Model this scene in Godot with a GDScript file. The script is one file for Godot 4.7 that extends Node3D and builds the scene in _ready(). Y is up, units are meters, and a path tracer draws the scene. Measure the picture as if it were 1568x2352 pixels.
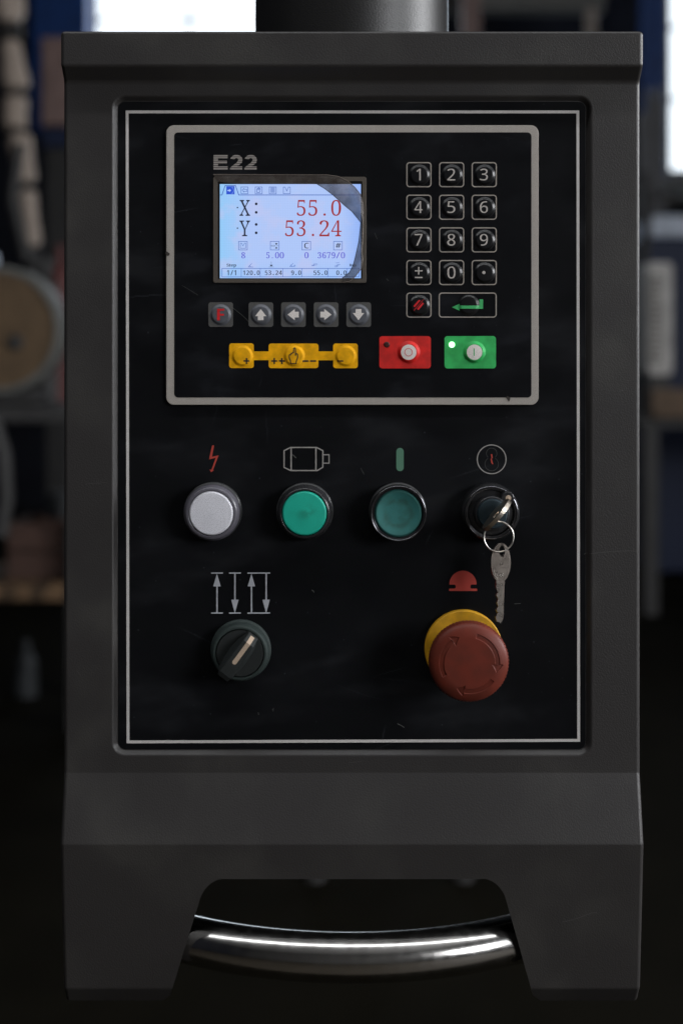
extends Node3D

# Panel plane measures: K metres per unit on the plate (z = 0), D from plate to lens, CX/CY the foot of the lens axis on the plate.
const K := 0.0002245
const D := 0.75
const CX := 784.0
const CY := 810.0
const H := 1.05

var M := {}
var names := {}
var fonts := {}


# ---------------------------------------------------------------- geometry store
class Geo:
	var v := PackedVector3Array()
	var n := PackedVector3Array()
	var uv := PackedVector2Array()

	func tri(a: Vector3, b: Vector3, c: Vector3, na: Vector3, nb: Vector3, nc: Vector3, ua := Vector2.ZERO, ub := Vector2.ZERO, uc := Vector2.ZERO) -> void:
		var g := (b - a).cross(c - a)
		if g.length_squared() < 1e-22:
			return
		if g.dot(na + nb + nc) > 0.0:
			v.append_array(PackedVector3Array([a, c, b])); n.append_array(PackedVector3Array([na, nc, nb])); uv.append_array(PackedVector2Array([ua, uc, ub]))
		else:
			v.append_array(PackedVector3Array([a, b, c])); n.append_array(PackedVector3Array([na, nb, nc])); uv.append_array(PackedVector2Array([ua, ub, uc]))

	func quad(a: Vector3, b: Vector3, c: Vector3, d: Vector3, na: Vector3, nb: Vector3, nc: Vector3, nd: Vector3) -> void:
		tri(a, b, c, na, nb, nc)
		tri(a, c, d, na, nc, nd)

	func flat(a: Vector3, b: Vector3, c: Vector3, d: Vector3, nn: Vector3) -> void:
		quad(a, b, c, d, nn, nn, nn, nn)

	func move(t: Transform3D, from := 0) -> void:
		for i in range(from, v.size()):
			v[i] = t * v[i]
			n[i] = (t.basis * n[i]).normalized()

	func add(o: Geo, t := Transform3D()) -> void:
		var from := v.size()
		v.append_array(o.v); n.append_array(o.n); uv.append_array(o.uv)
		move(t, from)

	func centre() -> Vector3:
		var b := AABB(v[0], Vector3.ZERO)
		for p in v:
			b = b.expand(p)
		return b.get_center()

	func mesh(origin: Vector3) -> ArrayMesh:
		var w := PackedVector3Array()
		w.resize(v.size())
		for i in v.size():
			w[i] = v[i] - origin
		var a := []
		a.resize(Mesh.ARRAY_MAX)
		a[Mesh.ARRAY_VERTEX] = w
		a[Mesh.ARRAY_NORMAL] = n
		a[Mesh.ARRAY_TEX_UV] = uv
		var m := ArrayMesh.new()
		m.add_surface_from_arrays(Mesh.PRIMITIVE_TRIANGLES, a)
		return m


# ---------------------------------------------------------------- helpers: naming and placing
func numbered(called: String) -> String:
	var k: int = names.get(called, 0)
	names[called] = k + 1
	return called if k == 0 else "%s_%03d" % [called, k]


func obj(called: String, g: Geo, m: Material, parent: Node = self, label := "") -> MeshInstance3D:
	var o := MeshInstance3D.new()
	o.name = numbered(called) if parent == self else called
	var c := g.centre()
	o.mesh = g.mesh(c)
	o.material_override = m
	parent.add_child(o, true)
	o.global_position = c
	if label:
		o.set_meta("label", label)
	return o


func thing(called: String, where: Vector3, label: String, category: String, group := "") -> Node3D:
	var o := Node3D.new()
	o.name = numbered(called)
	add_child(o, true)
	o.position = where
	return tag(o, label, category, group)


func tag(o: Node3D, label: String, category: String, group := "") -> Node3D:
	o.set_meta("label", label)
	o.set_meta("category", category)
	if group:
		o.set_meta("group", group)
	return o


func struct(called: String, g: Geo, m: Material) -> MeshInstance3D:
	var o := obj(called, g, m)
	o.set_meta("kind", "structure")
	return o


func P(px: float, py: float, z: float) -> Vector3:
	var s := K * (D - z) / D
	return Vector3((px - CX) * s, H + (CY - py) * s, z)


func L(px: float, z: float) -> float:
	return px * K * (D - z) / D


func far(px: float, py: float, d: float) -> Vector3:
	var f := K / D * d
	return Vector3((px - CX) * f, H + (CY - py) * f, D - d)


# ---------------------------------------------------------------- helpers: profiles and sweeps
# a polyline with rounded corners: [[point, normal], ...]; the normal is to the left of the way
func rounded(pts: Array, radii: Array, seg := 5) -> Array:
	var out := []
	var k := pts.size()
	for i in k:
		var p: Vector2 = pts[i]
		var d0: Vector2 = (p - pts[i - 1]).normalized() if i > 0 else (pts[1] - p).normalized()
		var d1: Vector2 = (pts[i + 1] - p).normalized() if i < k - 1 else d0
		var n0 := Vector2(-d0.y, d0.x)
		var n1 := Vector2(-d1.y, d1.x)
		var turn := d0.angle_to(d1)
		if i == 0 or i == k - 1:
			out.append([p, n0])
			continue
		var r: float = radii[i]
		if r <= 0.0 or absf(turn) < 0.01:
			out.append([p, n0])
			out.append([p, n1])
			continue
		var t := minf(r * tan(absf(turn) / 2.0), 0.49 * minf((p - pts[i - 1]).length(), (pts[i + 1] - p).length()))
		var rr := t / tan(absf(turn) / 2.0)
		var side := -signf(turn)
		var c := p - d0 * t - n0 * rr * side
		for j in seg + 1:
			var nn := n0.rotated(turn * j / seg)
			out.append([c + nn * rr * side, nn])
	return out


# loop: [[point, outward], ...] closed; prof: [[Vector2(offset, z), Vector2(n_offset, n_z)], ...]
func sweep(g: Geo, loop: Array, prof: Array, o := Vector3.ZERO, closed := true) -> void:
	var n := loop.size()
	for j in prof.size() - 1:
		var a: Array = prof[j]
		var b: Array = prof[j + 1]
		if a[0].distance_squared_to(b[0]) < 1e-14:
			continue
		for i in (n if closed else n - 1):
			var l0: Array = loop[i]
			var l1: Array = loop[(i + 1) % n]
			var q := []
			for e in [[l0, a], [l1, a], [l1, b], [l0, b]]:
				var at2: Vector2 = e[0][0] + e[0][1] * e[1][0].x
				q.append(o + Vector3(at2.x, at2.y, e[1][0].y))
				q.append(Vector3(e[0][1].x * e[1][1].x, e[0][1].y * e[1][1].x, e[1][1].y).normalized())
			g.quad(q[0], q[2], q[4], q[6], q[1], q[3], q[5], q[7])


func circle_loop(n: int, cogs := 0, depth := 0.0) -> Array:
	var out := []
	for i in n:
		var a := TAU * i / n
		out.append([Vector2.ZERO, Vector2(cos(a), sin(a))])
	return out


func rect_loop(hx: float, hy: float, r: float, n := 8) -> Array:
	var out := []
	for q in 4:
		var c := Vector2((hx - r) * [1, -1, -1, 1][q], (hy - r) * [1, 1, -1, -1][q])
		for i in n + 1:
			var a := PI / 2 * (q + float(i) / n)
			var d := Vector2(cos(a), sin(a))
			out.append([c + d * r, d])
	return out


func lathe(g: Geo, o: Vector3, pts: Array, radii: Array, n := 48, seg := 4) -> void:
	sweep(g, circle_loop(n), rounded(pts, radii, seg), o)


# a slab with rounded outline and eased front edge
func slab(g: Geo, o: Vector3, hx: float, hy: float, r: float, z0: float, z1: float, ease_r := 0.0003) -> void:
	var loop := rect_loop(hx, hy, r)
	sweep(g, loop, rounded([Vector2(-ease_r * 1.5, z1), Vector2(0, z1), Vector2(0, z0)], [0, ease_r, 0], 3), o)
	var top := PackedVector2Array()
	for e in loop:
		top.append(e[0] - e[1] * ease_r * 1.5)
	fill(g, top, o + Vector3(0, 0, z1))


# Geometry2D works on lengths of about one: these hand it the small outlines enlarged
func enlarged(p: PackedVector2Array, by: float) -> PackedVector2Array:
	var out := PackedVector2Array()
	for v in p:
		out.append(v * by)
	return out


func cut_up(p: PackedVector2Array) -> PackedInt32Array:
	return Geometry2D.triangulate_polygon(enlarged(p, 20000.0))


func overlap(a: PackedVector2Array, b: PackedVector2Array) -> Array:
	return Geometry2D.intersect_polygons(enlarged(a, 2000.0), enlarged(b, 2000.0)).map(func(p): return enlarged(p, 1.0 / 2000.0))


func minus(a: PackedVector2Array, b: PackedVector2Array) -> Array:
	return Geometry2D.clip_polygons(enlarged(a, 2000.0), enlarged(b, 2000.0)).map(func(p): return enlarged(p, 1.0 / 2000.0))


func fill(g: Geo, poly: PackedVector2Array, o := Vector3.ZERO) -> void:
	var idx := cut_up(poly)
	var f := Vector3(0, 0, 1)
	for i in range(0, idx.size(), 3):
		var a := poly[idx[i]]
		var b := poly[idx[i + 1]]
		var c := poly[idx[i + 2]]
		g.tri(o + Vector3(a.x, a.y, 0), o + Vector3(b.x, b.y, 0), o + Vector3(c.x, c.y, 0), f, f, f)


func box(g: Geo, lo: Vector3, hi: Vector3, bevel := 0.0) -> void:
	var c := (lo + hi) / 2
	var h := (hi - lo) / 2
	var b := minf(bevel, minf(h.x, minf(h.y, h.z)) * 0.9)
	var axes := [Vector3.RIGHT, Vector3.UP, Vector3.BACK]
	for ax in 3:
		for s in [-1.0, 1.0]:
			var u: Vector3 = axes[(ax + 1) % 3]
			var w: Vector3 = axes[(ax + 2) % 3]
			var nn: Vector3 = axes[ax] * s
			var hu: float = h[(ax + 1) % 3] - b
			var hw: float = h[(ax + 2) % 3] - b
			var m: Vector3 = c + nn * h[ax]
			g.flat(m - u * hu - w * hw, m + u * hu - w * hw, m + u * hu + w * hw, m - u * hu + w * hw, nn)
	if b <= 0:
		return
	for ax in 3:
		var u: Vector3 = axes[(ax + 1) % 3]
		var w: Vector3 = axes[(ax + 2) % 3]
		var l: Vector3 = axes[ax] * (h[ax] - b)
		for su in [-1.0, 1.0]:
			for sw in [-1.0, 1.0]:
				var pu: Vector3 = c + u * su * h[(ax + 1) % 3] + w * sw * (h[(ax + 2) % 3] - b)
				var pw: Vector3 = c + u * su * (h[(ax + 1) % 3] - b) + w * sw * h[(ax + 2) % 3]
				g.quad(pu - l, pu + l, pw + l, pw - l, u * su, u * su, w * sw, w * sw)
	for sx in [-1.0, 1.0]:
		for sy in [-1.0, 1.0]:
			for sz in [-1.0, 1.0]:
				var s := Vector3(sx, sy, sz)
				var k := c + s * (h - Vector3(b, b, b))
				g.tri(k + Vector3(sx * b, 0, 0), k + Vector3(0, sy * b, 0), k + Vector3(0, 0, sz * b), Vector3(sx, 0, 0), Vector3(0, sy, 0), Vector3(0, 0, sz))


func tube(g: Geo, path: Array, r, n := 12, closed := false, caps := true) -> void:
	var k := path.size()
	var rings := []
	var up := Vector3.ZERO
	for i in k:
		var p: Vector3 = path[i]
		var q0: Vector3 = path[(i - 1 + k) % k] if closed or i > 0 else p
		var q1: Vector3 = path[(i + 1) % k] if closed or i < k - 1 else p
		var t := (q1 - q0).normalized()
		if up == Vector3.ZERO:
			up = Vector3.UP if absf(t.y) < 0.9 else Vector3.RIGHT
		up = (up - t * up.dot(t)).normalized()
		var w := t.cross(up)
		var rr: float = r[i] if r is Array else r
		var ring := []
		for j in n:
			var a := TAU * j / n
			var nn := up * cos(a) + w * sin(a)
			ring.append([p + nn * rr, nn])
		rings.append([ring, p, t])
	for i in (k if closed else k - 1):
		var a: Array = rings[i][0]
		var b: Array = rings[(i + 1) % k][0]
		for j in n:
			var j2 := (j + 1) % n
			g.quad(a[j][0], a[j2][0], b[j2][0], b[j][0], a[j][1], a[j2][1], b[j2][1], b[j][1])
	if caps and not closed:
		for e in [0, k - 1]:
			var nn: Vector3 = rings[e][2] * (-1.0 if e == 0 else 1.0)
			for j in n:
				g.tri(rings[e][1], rings[e][0][j][0], rings[e][0][(j + 1) % n][0], nn, nn, nn)


# ---------------------------------------------------------------- helpers: flat print
func pts(list: Array, z: float) -> PackedVector2Array:      # plate units -> plane coordinates
	var out := PackedVector2Array()
	for i in range(0, list.size(), 2):
		var p := P(list[i], list[i + 1], z)
		out.append(Vector2(p.x, p.y))
	return out


func ink(g: Geo, list: Array, z: float) -> void:
	fill(g, pts(list, z), Vector3(0, 0, z))


func line(g: Geo, list: Array, width: float, z: float, closed := false) -> void:
	var p := pts(list, z)
	var w := L(width, z) / 2
	var k := p.size()
	var left := []
	var right := []
	for i in k:
		var d0 := (p[i] - p[(i - 1 + k) % k]).normalized() if closed or i > 0 else (p[1] - p[0]).normalized()
		var d1 := (p[(i + 1) % k] - p[i]).normalized() if closed or i < k - 1 else d0
		var n0 := Vector2(-d0.y, d0.x)
		var n1 := Vector2(-d1.y, d1.x)
		var m := (n0 + n1).normalized()
		m *= w / maxf(m.dot(n0), 0.35)
		left.append(Vector3(p[i].x + m.x, p[i].y + m.y, z))
		right.append(Vector3(p[i].x - m.x, p[i].y - m.y, z))
	for i in (k if closed else k - 1):
		var j := (i + 1) % k
		g.flat(left[i], right[i], right[j], left[j], Vector3.BACK)


func arc_list(cx: float, cy: float, rx: float, a0: float, a1: float, n: int, ry := -1.0) -> Array:
	var out := []
	for i in n + 1:
		var a := deg_to_rad(lerpf(a0, a1, float(i) / n))
		out.append(cx + cos(a) * rx)
		out.append(cy + sin(a) * (rx if ry < 0 else ry))
	return out


func circle_list(cx: float, cy: float, r: float, n := 40) -> Array:
	return arc_list(cx, cy, r, 0, 360.0 * (n - 1) / n, n - 1)


func round_list(x0: float, y0: float, x1: float, y1: float, r: float) -> Array:
	return arc_list(x1 - r, y1 - r, r, 0, 90, 6) + arc_list(x0 + r, y1 - r, r, 90, 180, 6) + arc_list(x0 + r, y0 + r, r, 180, 270, 6) + arc_list(x1 - r, y0 + r, r, 270, 360, 6)


# lettering fitted into a box given in plate units
func write(g: Geo, text: String, font: String, x0: float, y0: float, x1: float, y1: float, z: float) -> void:
	var key := font + "|" + text
	if not fonts.has(key):
		var tm := TextMesh.new()
		var f := SystemFont.new()
		f.font_names = PackedStringArray([font.trim_suffix(" Bold")])
		if font.ends_with(" Bold"):
			f.font_weight = 700
		tm.font = f
		tm.font_size = 64
		tm.pixel_size = 0.01
		tm.depth = 0.0
		tm.curve_step = 1.0
		tm.text = text
		var a := tm.surface_get_arrays(0)
		fonts[key] = a
	var arr: Array = fonts[key]
	var vs: PackedVector3Array = arr[Mesh.ARRAY_VERTEX]
	var ix: PackedInt32Array = arr[Mesh.ARRAY_INDEX] if arr[Mesh.ARRAY_INDEX] != null else PackedInt32Array(range(vs.size()))
	var b := AABB(vs[0], Vector3.ZERO)
	for p in vs:
		b = b.expand(p)
	var lo := P(x0, y1, z)
	var hi := P(x1, y0, z)
	for i in range(0, ix.size() - 2, 3):
		var t := []
		for j in 3:
			var p := vs[ix[i + j]]
			t.append(Vector3(lerpf(lo.x, hi.x, (p.x - b.position.x) / b.size.x), lerpf(lo.y, hi.y, (p.y - b.position.y) / b.size.y), z))
		g.tri(t[0], t[1], t[2], Vector3.BACK, Vector3.BACK, Vector3.BACK)


# print laid over a raised key: the polygon is cut into small cells that follow the height
func drape(g: Geo, list: Array, z: float, height: Callable, cell := 0.0007) -> void:
	var poly := pts(list, z)
	var lo := poly[0]
	var hi := poly[0]
	for p in poly:
		lo = lo.min(p)
		hi = hi.max(p)
	for i in int(ceil((hi.x - lo.x) / cell)):
		for j in int(ceil((hi.y - lo.y) / cell)):
			var a := lo + Vector2(i, j) * cell
			var sq := PackedVector2Array([a, a + Vector2(cell, 0), a + Vector2(cell, cell), a + Vector2(0, cell)])
			for piece in overlap(poly, sq):
				var idx := cut_up(piece)
				for q in range(0, idx.size(), 3):
					var t := []
					var m := []
					for e in 3:
						var p: Vector2 = piece[idx[q + e]]
						var h: float = height.call(p)
						var s := 0.00008
						m.append(Vector3((height.call(p - Vector2(s, 0)) - height.call(p + Vector2(s, 0))) / (2 * s), (height.call(p - Vector2(0, s)) - height.call(p + Vector2(0, s))) / (2 * s), 1).normalized())
						t.append(Vector3(p.x, p.y, z + h))
					g.tri(t[0], t[1], t[2], m[0], m[1], m[2])


# ---------------------------------------------------------------- materials
func mat(r: float, g: float, b: float, rough: float, metal := 0.0) -> StandardMaterial3D:
	var m := StandardMaterial3D.new()
	m.albedo_color = Color(r, g, b).linear_to_srgb()
	m.roughness = rough
	m.metallic = metal
	return m


func noise_tex(seed_: int, freq: float, size: int, oct: int, lo: Color, hi: Color, lo_at := 0.0, hi_at := 1.0, kind := FastNoiseLite.TYPE_SIMPLEX_SMOOTH) -> NoiseTexture2D:
	var f := FastNoiseLite.new()
	f.noise_type = kind
	f.seed = seed_
	f.frequency = freq
	f.fractal_octaves = oct
	f.fractal_type = FastNoiseLite.FRACTAL_FBM if oct > 1 else FastNoiseLite.FRACTAL_NONE
	var t := NoiseTexture2D.new()
	t.width = size
	t.height = size
	t.seamless = true
	t.noise = f
	var ramp := Gradient.new()
	ramp.offsets = PackedFloat32Array([lo_at, hi_at])
	ramp.colors = PackedColorArray([lo, hi])
	t.color_ramp = ramp
	return t


func tri_map(m: StandardMaterial3D, metres: float) -> StandardMaterial3D:
	m.uv1_triplanar = true
	m.uv1_world_triplanar = true
	m.uv1_scale = Vector3.ONE / metres
	return m


func grey(v: float) -> Color:
	return Color(v, v, v)


func smear(im: Image, seed_: int, count: int, len_: float, lin: Color, strength: float) -> void:
	var rng := RandomNumberGenerator.new()
	rng.seed = seed_
	var n := im.get_width()
	for i in count:
		var p := Vector2(rng.randf() * n, rng.randf() * n)
		var a := rng.randf_range(-0.5, 0.5) + (PI / 2 if rng.randf() < 0.3 else 0.0)
		var l := len_ * rng.randf_range(0.3, 1.0)
		var bend := rng.randf_range(-0.02, 0.02)
		var k := strength * rng.randf_range(0.3, 1.0)
		for t in int(l):
			p += Vector2(cos(a), sin(a))
			a += bend * 0.2
			var x := posmod(int(p.x), n)
			var y := posmod(int(p.y), n)
			im.set_pixel(x, y, im.get_pixel(x, y).srgb_to_linear().lerp(lin, k * sin(PI * t / l)).linear_to_srgb())


func worn_plate(seed_: int, n: int, base: Color, bright: Color, specks: int, scratches: int) -> ImageTexture:
	var im := Image.create_empty(n, n, false, Image.FORMAT_RGB8)
	var f := FastNoiseLite.new()
	f.seed = seed_
	f.frequency = 3.2 / n
	f.fractal_octaves = 5
	var w := FastNoiseLite.new()
	w.seed = seed_ + 7
	w.frequency = 9.0 / n
	w.fractal_octaves = 4
	for y in n:
		for x in n:
			var c := smoothstep(0.0, 0.55, f.get_noise_2d(x, y * 1.5) + 0.12)
			var d := smoothstep(-0.2, 0.6, w.get_noise_2d(x * 0.5 + y * 0.6, y * 1.4))
			im.set_pixel(x, y, base.lerp(bright, clampf(c * 0.75 * (0.5 + d) + d * 0.12, 0, 1)).linear_to_srgb())
	smear(im, seed_ + 1, scratches, n * 0.09, bright * 2.6, 0.6)
	var rng := RandomNumberGenerator.new()
	rng.seed = seed_ + 3
	for i in specks:
		var x := rng.randi() % n
		var y := rng.randi() % n
		im.set_pixel(x, y, (bright * rng.randf_range(1.5, 5.0)).linear_to_srgb())
	return ImageTexture.create_from_image(im)


func worn_disc(seed_: int, ringed: bool) -> ImageTexture:
	# a fingertip's wear in the middle of a button cap; the picture spans 32 mm
	var n := 160
	var im := Image.create_empty(n, n, false, Image.FORMAT_RGB8)
	var f := FastNoiseLite.new()
	f.seed = seed_
	f.frequency = 0.022
	f.fractal_octaves = 5
	var fine := FastNoiseLite.new()
	fine.seed = seed_ + 1
	fine.frequency = 0.25
	for y in n:
		for x in n:
			var p := Vector2(x - n / 2.0, y - n / 2.0) * 32.0 / n
			var v := f.get_noise_2d(x, y)
			var c := Color(1, 1, 1).darkened(0.05 + 0.05 * fine.get_noise_2d(x, y))
			if ringed:
				var e := exp(-pow((p.length() - 6.6) / 1.3, 2)) * clampf(0.55 + 1.4 * v, 0, 1)
				c = c.lerp(Color(0.78, 0.62, 0.56), 0.75 * e)
				c = c.lerp(Color(0.86, 0.74, 0.70), 0.6 * smoothstep(9.5, 12.0, p.length()))
				c = c.lerp(Color(0.84, 0.80, 0.78), clampf(v * 1.4, 0, 0.6))
			else:
				var e := exp(-pow((p - Vector2(1.2, -0.6)).rotated(0.4).x / 4.2, 2) - pow((p - Vector2(1.2, -0.6)).rotated(0.4).y / 2.4, 2))
				c = c.lerp(Color(0.9, 0.62, 0.60), clampf(e * (0.55 + 1.2 * v), 0, 0.75))
				c = c.lerp(Color(0.92, 0.90, 0.90), clampf(v, 0, 0.5))
			im.set_pixel(x, y, c)
	return ImageTexture.create_from_image(im)


func make_materials() -> void:
	var grain := noise_tex(3, 0.085, 512, 2, Color.BLACK, Color.WHITE, 0.2, 0.8)
	var smudge := noise_tex(11, 0.008, 512, 5, grey(0.62), grey(0.98), 0.25, 0.75)
	var dust := noise_tex(17, 0.012, 512, 5, grey(0.88), grey(1.0), 0.2, 0.7)
	var speck := noise_tex(23, 0.16, 512, 2, grey(0.7), grey(1.0), 0.18, 0.42)
	# powder coated steel
	var m := tri_map(mat(0.0305, 0.0280, 0.0275, 0.42), 0.05)
	m.heightmap_enabled = true
	m.heightmap_texture = grain
	m.heightmap_scale = 0.0045
	m.detail_enabled = true
	m.detail_blend_mode = BaseMaterial3D.BLEND_MODE_MIX
	m.detail_uv_layer = BaseMaterial3D.DETAIL_UV_2
	m.uv2_triplanar = true
	m.uv2_world_triplanar = true
	m.uv2_scale = Vector3.ONE / 0.42
	m.detail_albedo = noise_tex(81, 0.010, 512, 6, Color(0.23, 0.225, 0.22, 0.0), Color(0.275, 0.268, 0.255, 0.45), 0.38, 0.78)
	M.powder = m
	m = tri_map(mat(0.012, 0.0115, 0.0115, 0.42), 0.05)
	m.heightmap_enabled = true
	m.heightmap_texture = grain
	m.heightmap_scale = 0.0045
	M.pipe = m
	# polyester overlay film on the plate
	m = tri_map(mat(1, 1, 1, 0.85), 0.36)
	m.uv1_world_triplanar = false
	m.uv1_offset = Vector3(0.5, 0.5, 0.5)
	m.roughness_texture = smudge
	m.albedo_texture = worn_plate(71, 640, Color(0.0042, 0.0045, 0.0055), Color(0.0125, 0.0132, 0.0152), 150, 26)
	m.metallic_specular = 0.2
	M.plate = m
	m = tri_map(mat(1, 1, 1, 0.85), 0.20)
	m.uv1_world_triplanar = false
	m.uv1_offset = Vector3(0.5, 0.5, 0.5)
	m.roughness_texture = smudge
	m.albedo_texture = worn_plate(72, 512, Color(0.0038, 0.0041, 0.0053), Color(0.0108, 0.0116, 0.0140), 90, 16)
	m.metallic_specular = 0.2
	M.panel = m
	m = mat(0.0045, 0.0048, 0.0060, 0.3)
	M.dome = m
	# prints
	m = tri_map(mat(0.62, 0.59, 0.57, 0.6), 0.03)
	m.albedo_texture = speck
	M.silver = m
	m = tri_map(mat(0.40, 0.365, 0.33, 0.45), 0.03)
	m.albedo_texture = speck
	M.border = m
	M.print = mat(0.46, 0.42, 0.39, 0.6)
	M.outline = mat(0.33, 0.29, 0.255, 0.6)
	M.print_cool = mat(0.43, 0.44, 0.48, 0.6)
	M.print_dim = mat(0.30, 0.28, 0.265, 0.6)
	M.hairline = mat(0.09, 0.085, 0.085, 0.6)
	M.logo = mat(0.30, 0.27, 0.25, 0.5)
	M.red_print = mat(0.42, 0.045, 0.03, 0.6)
	M.key_red = mat(0.62, 0.012, 0.018, 0.5)
	M.green_print = mat(0.075, 0.19, 0.125, 0.6)
	M.key_green = mat(0.05, 0.42, 0.13, 0.5)
	M.ink_black = mat(0.012, 0.011, 0.010, 0.6)
	M.scratch = mat(0.10, 0.10, 0.095, 0.5)
	M.stain = mat(0.035, 0.028, 0.024, 0.8)
	# key pads
	m = tri_map(mat(0.085, 0.083, 0.080, 0.6), 0.03)
	m.albedo_texture = speck
	M.grey_pad = m
	m = tri_map(mat(0.098, 0.103, 0.120, 0.42), 0.03)
	m.albedo_texture = dust
	M.grey_dome = m
	m = tri_map(mat(0.96, 0.46, 0.002, 0.65), 0.05)
	m.albedo_texture = dust
	m.metallic_specular = 0.3
	M.yellow_pad = m
	m = tri_map(mat(0.72, 0.016, 0.012, 0.5), 0.05)
	m.albedo_texture = dust
	M.red_pad = m
	m = tri_map(mat(0.035, 0.50, 0.12, 0.5), 0.05)
	m.albedo_texture = dust
	M.green_pad = m
	m = tri_map(mat(0.84, 0.78, 0.74, 0.5), 0.03)
	m.albedo_texture = speck
	M.white_print = m
	M.lamp_off = mat(0.05, 0.012, 0.010, 0.4)
	m = mat(0.1, 0.5, 0.15, 0.4)
	m.emission_enabled = true
	m.emission = Color(0.62, 1.0, 0.66)
	m.emission_energy_multiplier = 3.2
	M.lamp_on = m
	# buttons
	m = tri_map(mat(0.74, 0.735, 0.79, 0.6), 0.04)
	m.albedo_texture = speck
	M.white_cap = m
	m = tri_map(mat(0.004, 0.46, 0.325, 0.55), 0.032)
	m.uv1_world_triplanar = false
	m.uv1_offset = Vector3(0.5, 0.5, 0.5)
	m.albedo_texture = worn_disc(34, false)
	M.green_cap = m
	m = tri_map(mat(0.024, 0.165, 0.155, 0.75), 0.032)
	m.uv1_world_triplanar = false
	m.uv1_offset = Vector3(0.5, 0.5, 0.5)
	m.albedo_texture = worn_disc(33, true)
	M.worn_cap = m
	m = mat(0.10, 0.095, 0.115, 0.18)
	m.clearcoat_enabled = true
	m.clearcoat = 0.6
	M.clear_ring = m
	m = tri_map(mat(0.020, 0.020, 0.022, 0.3), 0.05)
	m.roughness_texture = smudge
	M.black_gloss = m
	M.chrome_black = mat(0.045, 0.045, 0.05, 0.16, 0.85)
	m = tri_map(mat(0.035, 0.036, 0.037, 0.38), 0.05)
	m.albedo_texture = dust
	M.ring_grey = m
	M.chrome_rim = mat(0.20, 0.20, 0.215, 0.2, 1.0)
	M.dark_chrome = mat(0.075, 0.075, 0.08, 0.26, 0.8)
	m = tri_map(mat(0.011, 0.014, 0.014, 0.6), 0.03)
	m.heightmap_enabled = true
	m.heightmap_texture = grain
	m.heightmap_scale = 0.003
	M.knob = m
	m = tri_map(mat(0.016, 0.027, 0.025, 0.7), 0.03)
	m.heightmap_enabled = true
	m.heightmap_texture = grain
	m.heightmap_scale = 0.003
	M.knob_ring = m
	m = tri_map(mat(0.50, 0.38, 0.28, 0.6), 0.03)
	m.albedo_texture = speck
	M.pointer = m
	m = tri_map(mat(0.68, 0.34, 0.003, 0.6), 0.06)
	m.albedo_texture = dust
	M.yellow_ring = m
	m = tri_map(mat(0.15, 0.026, 0.015, 0.46), 0.05)
	m.albedo_texture = noise_tex(41, 0.007, 512, 5, Color(0.88, 0.95, 0.97), Color(1, 1, 1), 0.2, 0.8)
	m.metallic_specular = 0.35
	M.red_head = m
	M.red_arrow = mat(0.20, 0.030, 0.020, 0.5)
	M.lock_blue = tri_map(mat(0.005, 0.019, 0.028, 0.55), 0.02)
	M.lock_blue.albedo_texture = dust
	# metals
	m = tri_map(mat(0.44, 0.43, 0.415, 0.5, 1.0), 0.06)
	m.roughness_texture = noise_tex(91, 0.03, 256, 4, grey(0.34), grey(0.5), 0.2, 0.8)
	M.chrome = m
	m = tri_map(mat(0.115, 0.100, 0.088, 0.42, 1.0), 0.02)
	m.roughness_texture = smudge
	M.key_metal = m
	M.lock_key = mat(0.62, 0.55, 0.47, 0.3, 1.0)
	M.steel = mat(0.60, 0.56, 0.52, 0.28, 1.0)
	# display
	M.bezel = tri_map(mat(0.085, 0.070, 0.056, 0.6), 0.03)
	M.bezel.albedo_texture = speck
	M.black = mat(0.004, 0.004, 0.005, 0.4)
	for e in [["lcd_red", 0.34, 0.012, 0.012], ["lcd_black", 0.006, 0.008, 0.03], ["lcd_violet", 0.11, 0.10, 0.62], ["lcd_line", 0.025, 0.09, 0.44], ["lcd_blue", 0.008, 0.07, 0.62], ["lcd_pale", 0.42, 0.58, 0.98]]:
		m = mat(0.02, 0.02, 0.02, 0.5)
		m.emission_enabled = true
		m.emission = Color(e[1], e[2], e[3]).linear_to_srgb()
		m.emission_energy_multiplier = 0.83
		M[e[0]] = m
	var im := Image.create_empty(324, 216, false, Image.FORMAT_RGB8)
	var f := FastNoiseLite.new()
	f.seed = 5
	f.frequency = 0.013
	for y in 216:
		for x in 324:
			var u := x / 324.0
			var w := y / 216.0
			var c := Color(0.70, 0.80, 1.0)
			c = c.lerp(Color(0.55, 0.82, 1.0), clampf((0.22 - u) * 3.2, 0, 0.9))
			c = c.lerp(Color(0.52, 0.68, 1.0), clampf((u - 0.86) * 4.0, 0, 0.6))
			c = c.lerp(Color(0.60, 0.78, 1.0), clampf((w - 0.82) * 3.0, 0, 0.6))
			c = c.lerp(Color(0.77, 0.80, 0.97), clampf(f.get_noise_2d(x, y) * 1.3, 0, 0.6))
			c = c.darkened(0.035 if (x % 4 == 0 or y % 4 == 0) else 0.0)
			im.set_pixel(x, y, c)
	m = mat(0.02, 0.02, 0.02, 0.35)
	m.emission_enabled = true
	m.emission_operator = BaseMaterial3D.EMISSION_OP_MULTIPLY
	m.emission = Color.WHITE
	m.emission_texture = ImageTexture.create_from_image(im)
	m.emission_energy_multiplier = 0.80
	M.lcd = m
	m = tri_map(mat(0.10, 0.088, 0.08, 0.45), 0.05)
	m.albedo_texture = noise_tex(51, 0.02, 256, 4, Color(0.72, 0.68, 0.66, 0.84), Color(1, 1, 1, 0.68), 0.2, 0.8)
	m.transparency = BaseMaterial3D.TRANSPARENCY_ALPHA
	M.film = m
	M.film_edge = mat(0.02, 0.018, 0.016, 0.5)
	M.film_lip = mat(0.16, 0.13, 0.11, 0.3)
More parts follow.
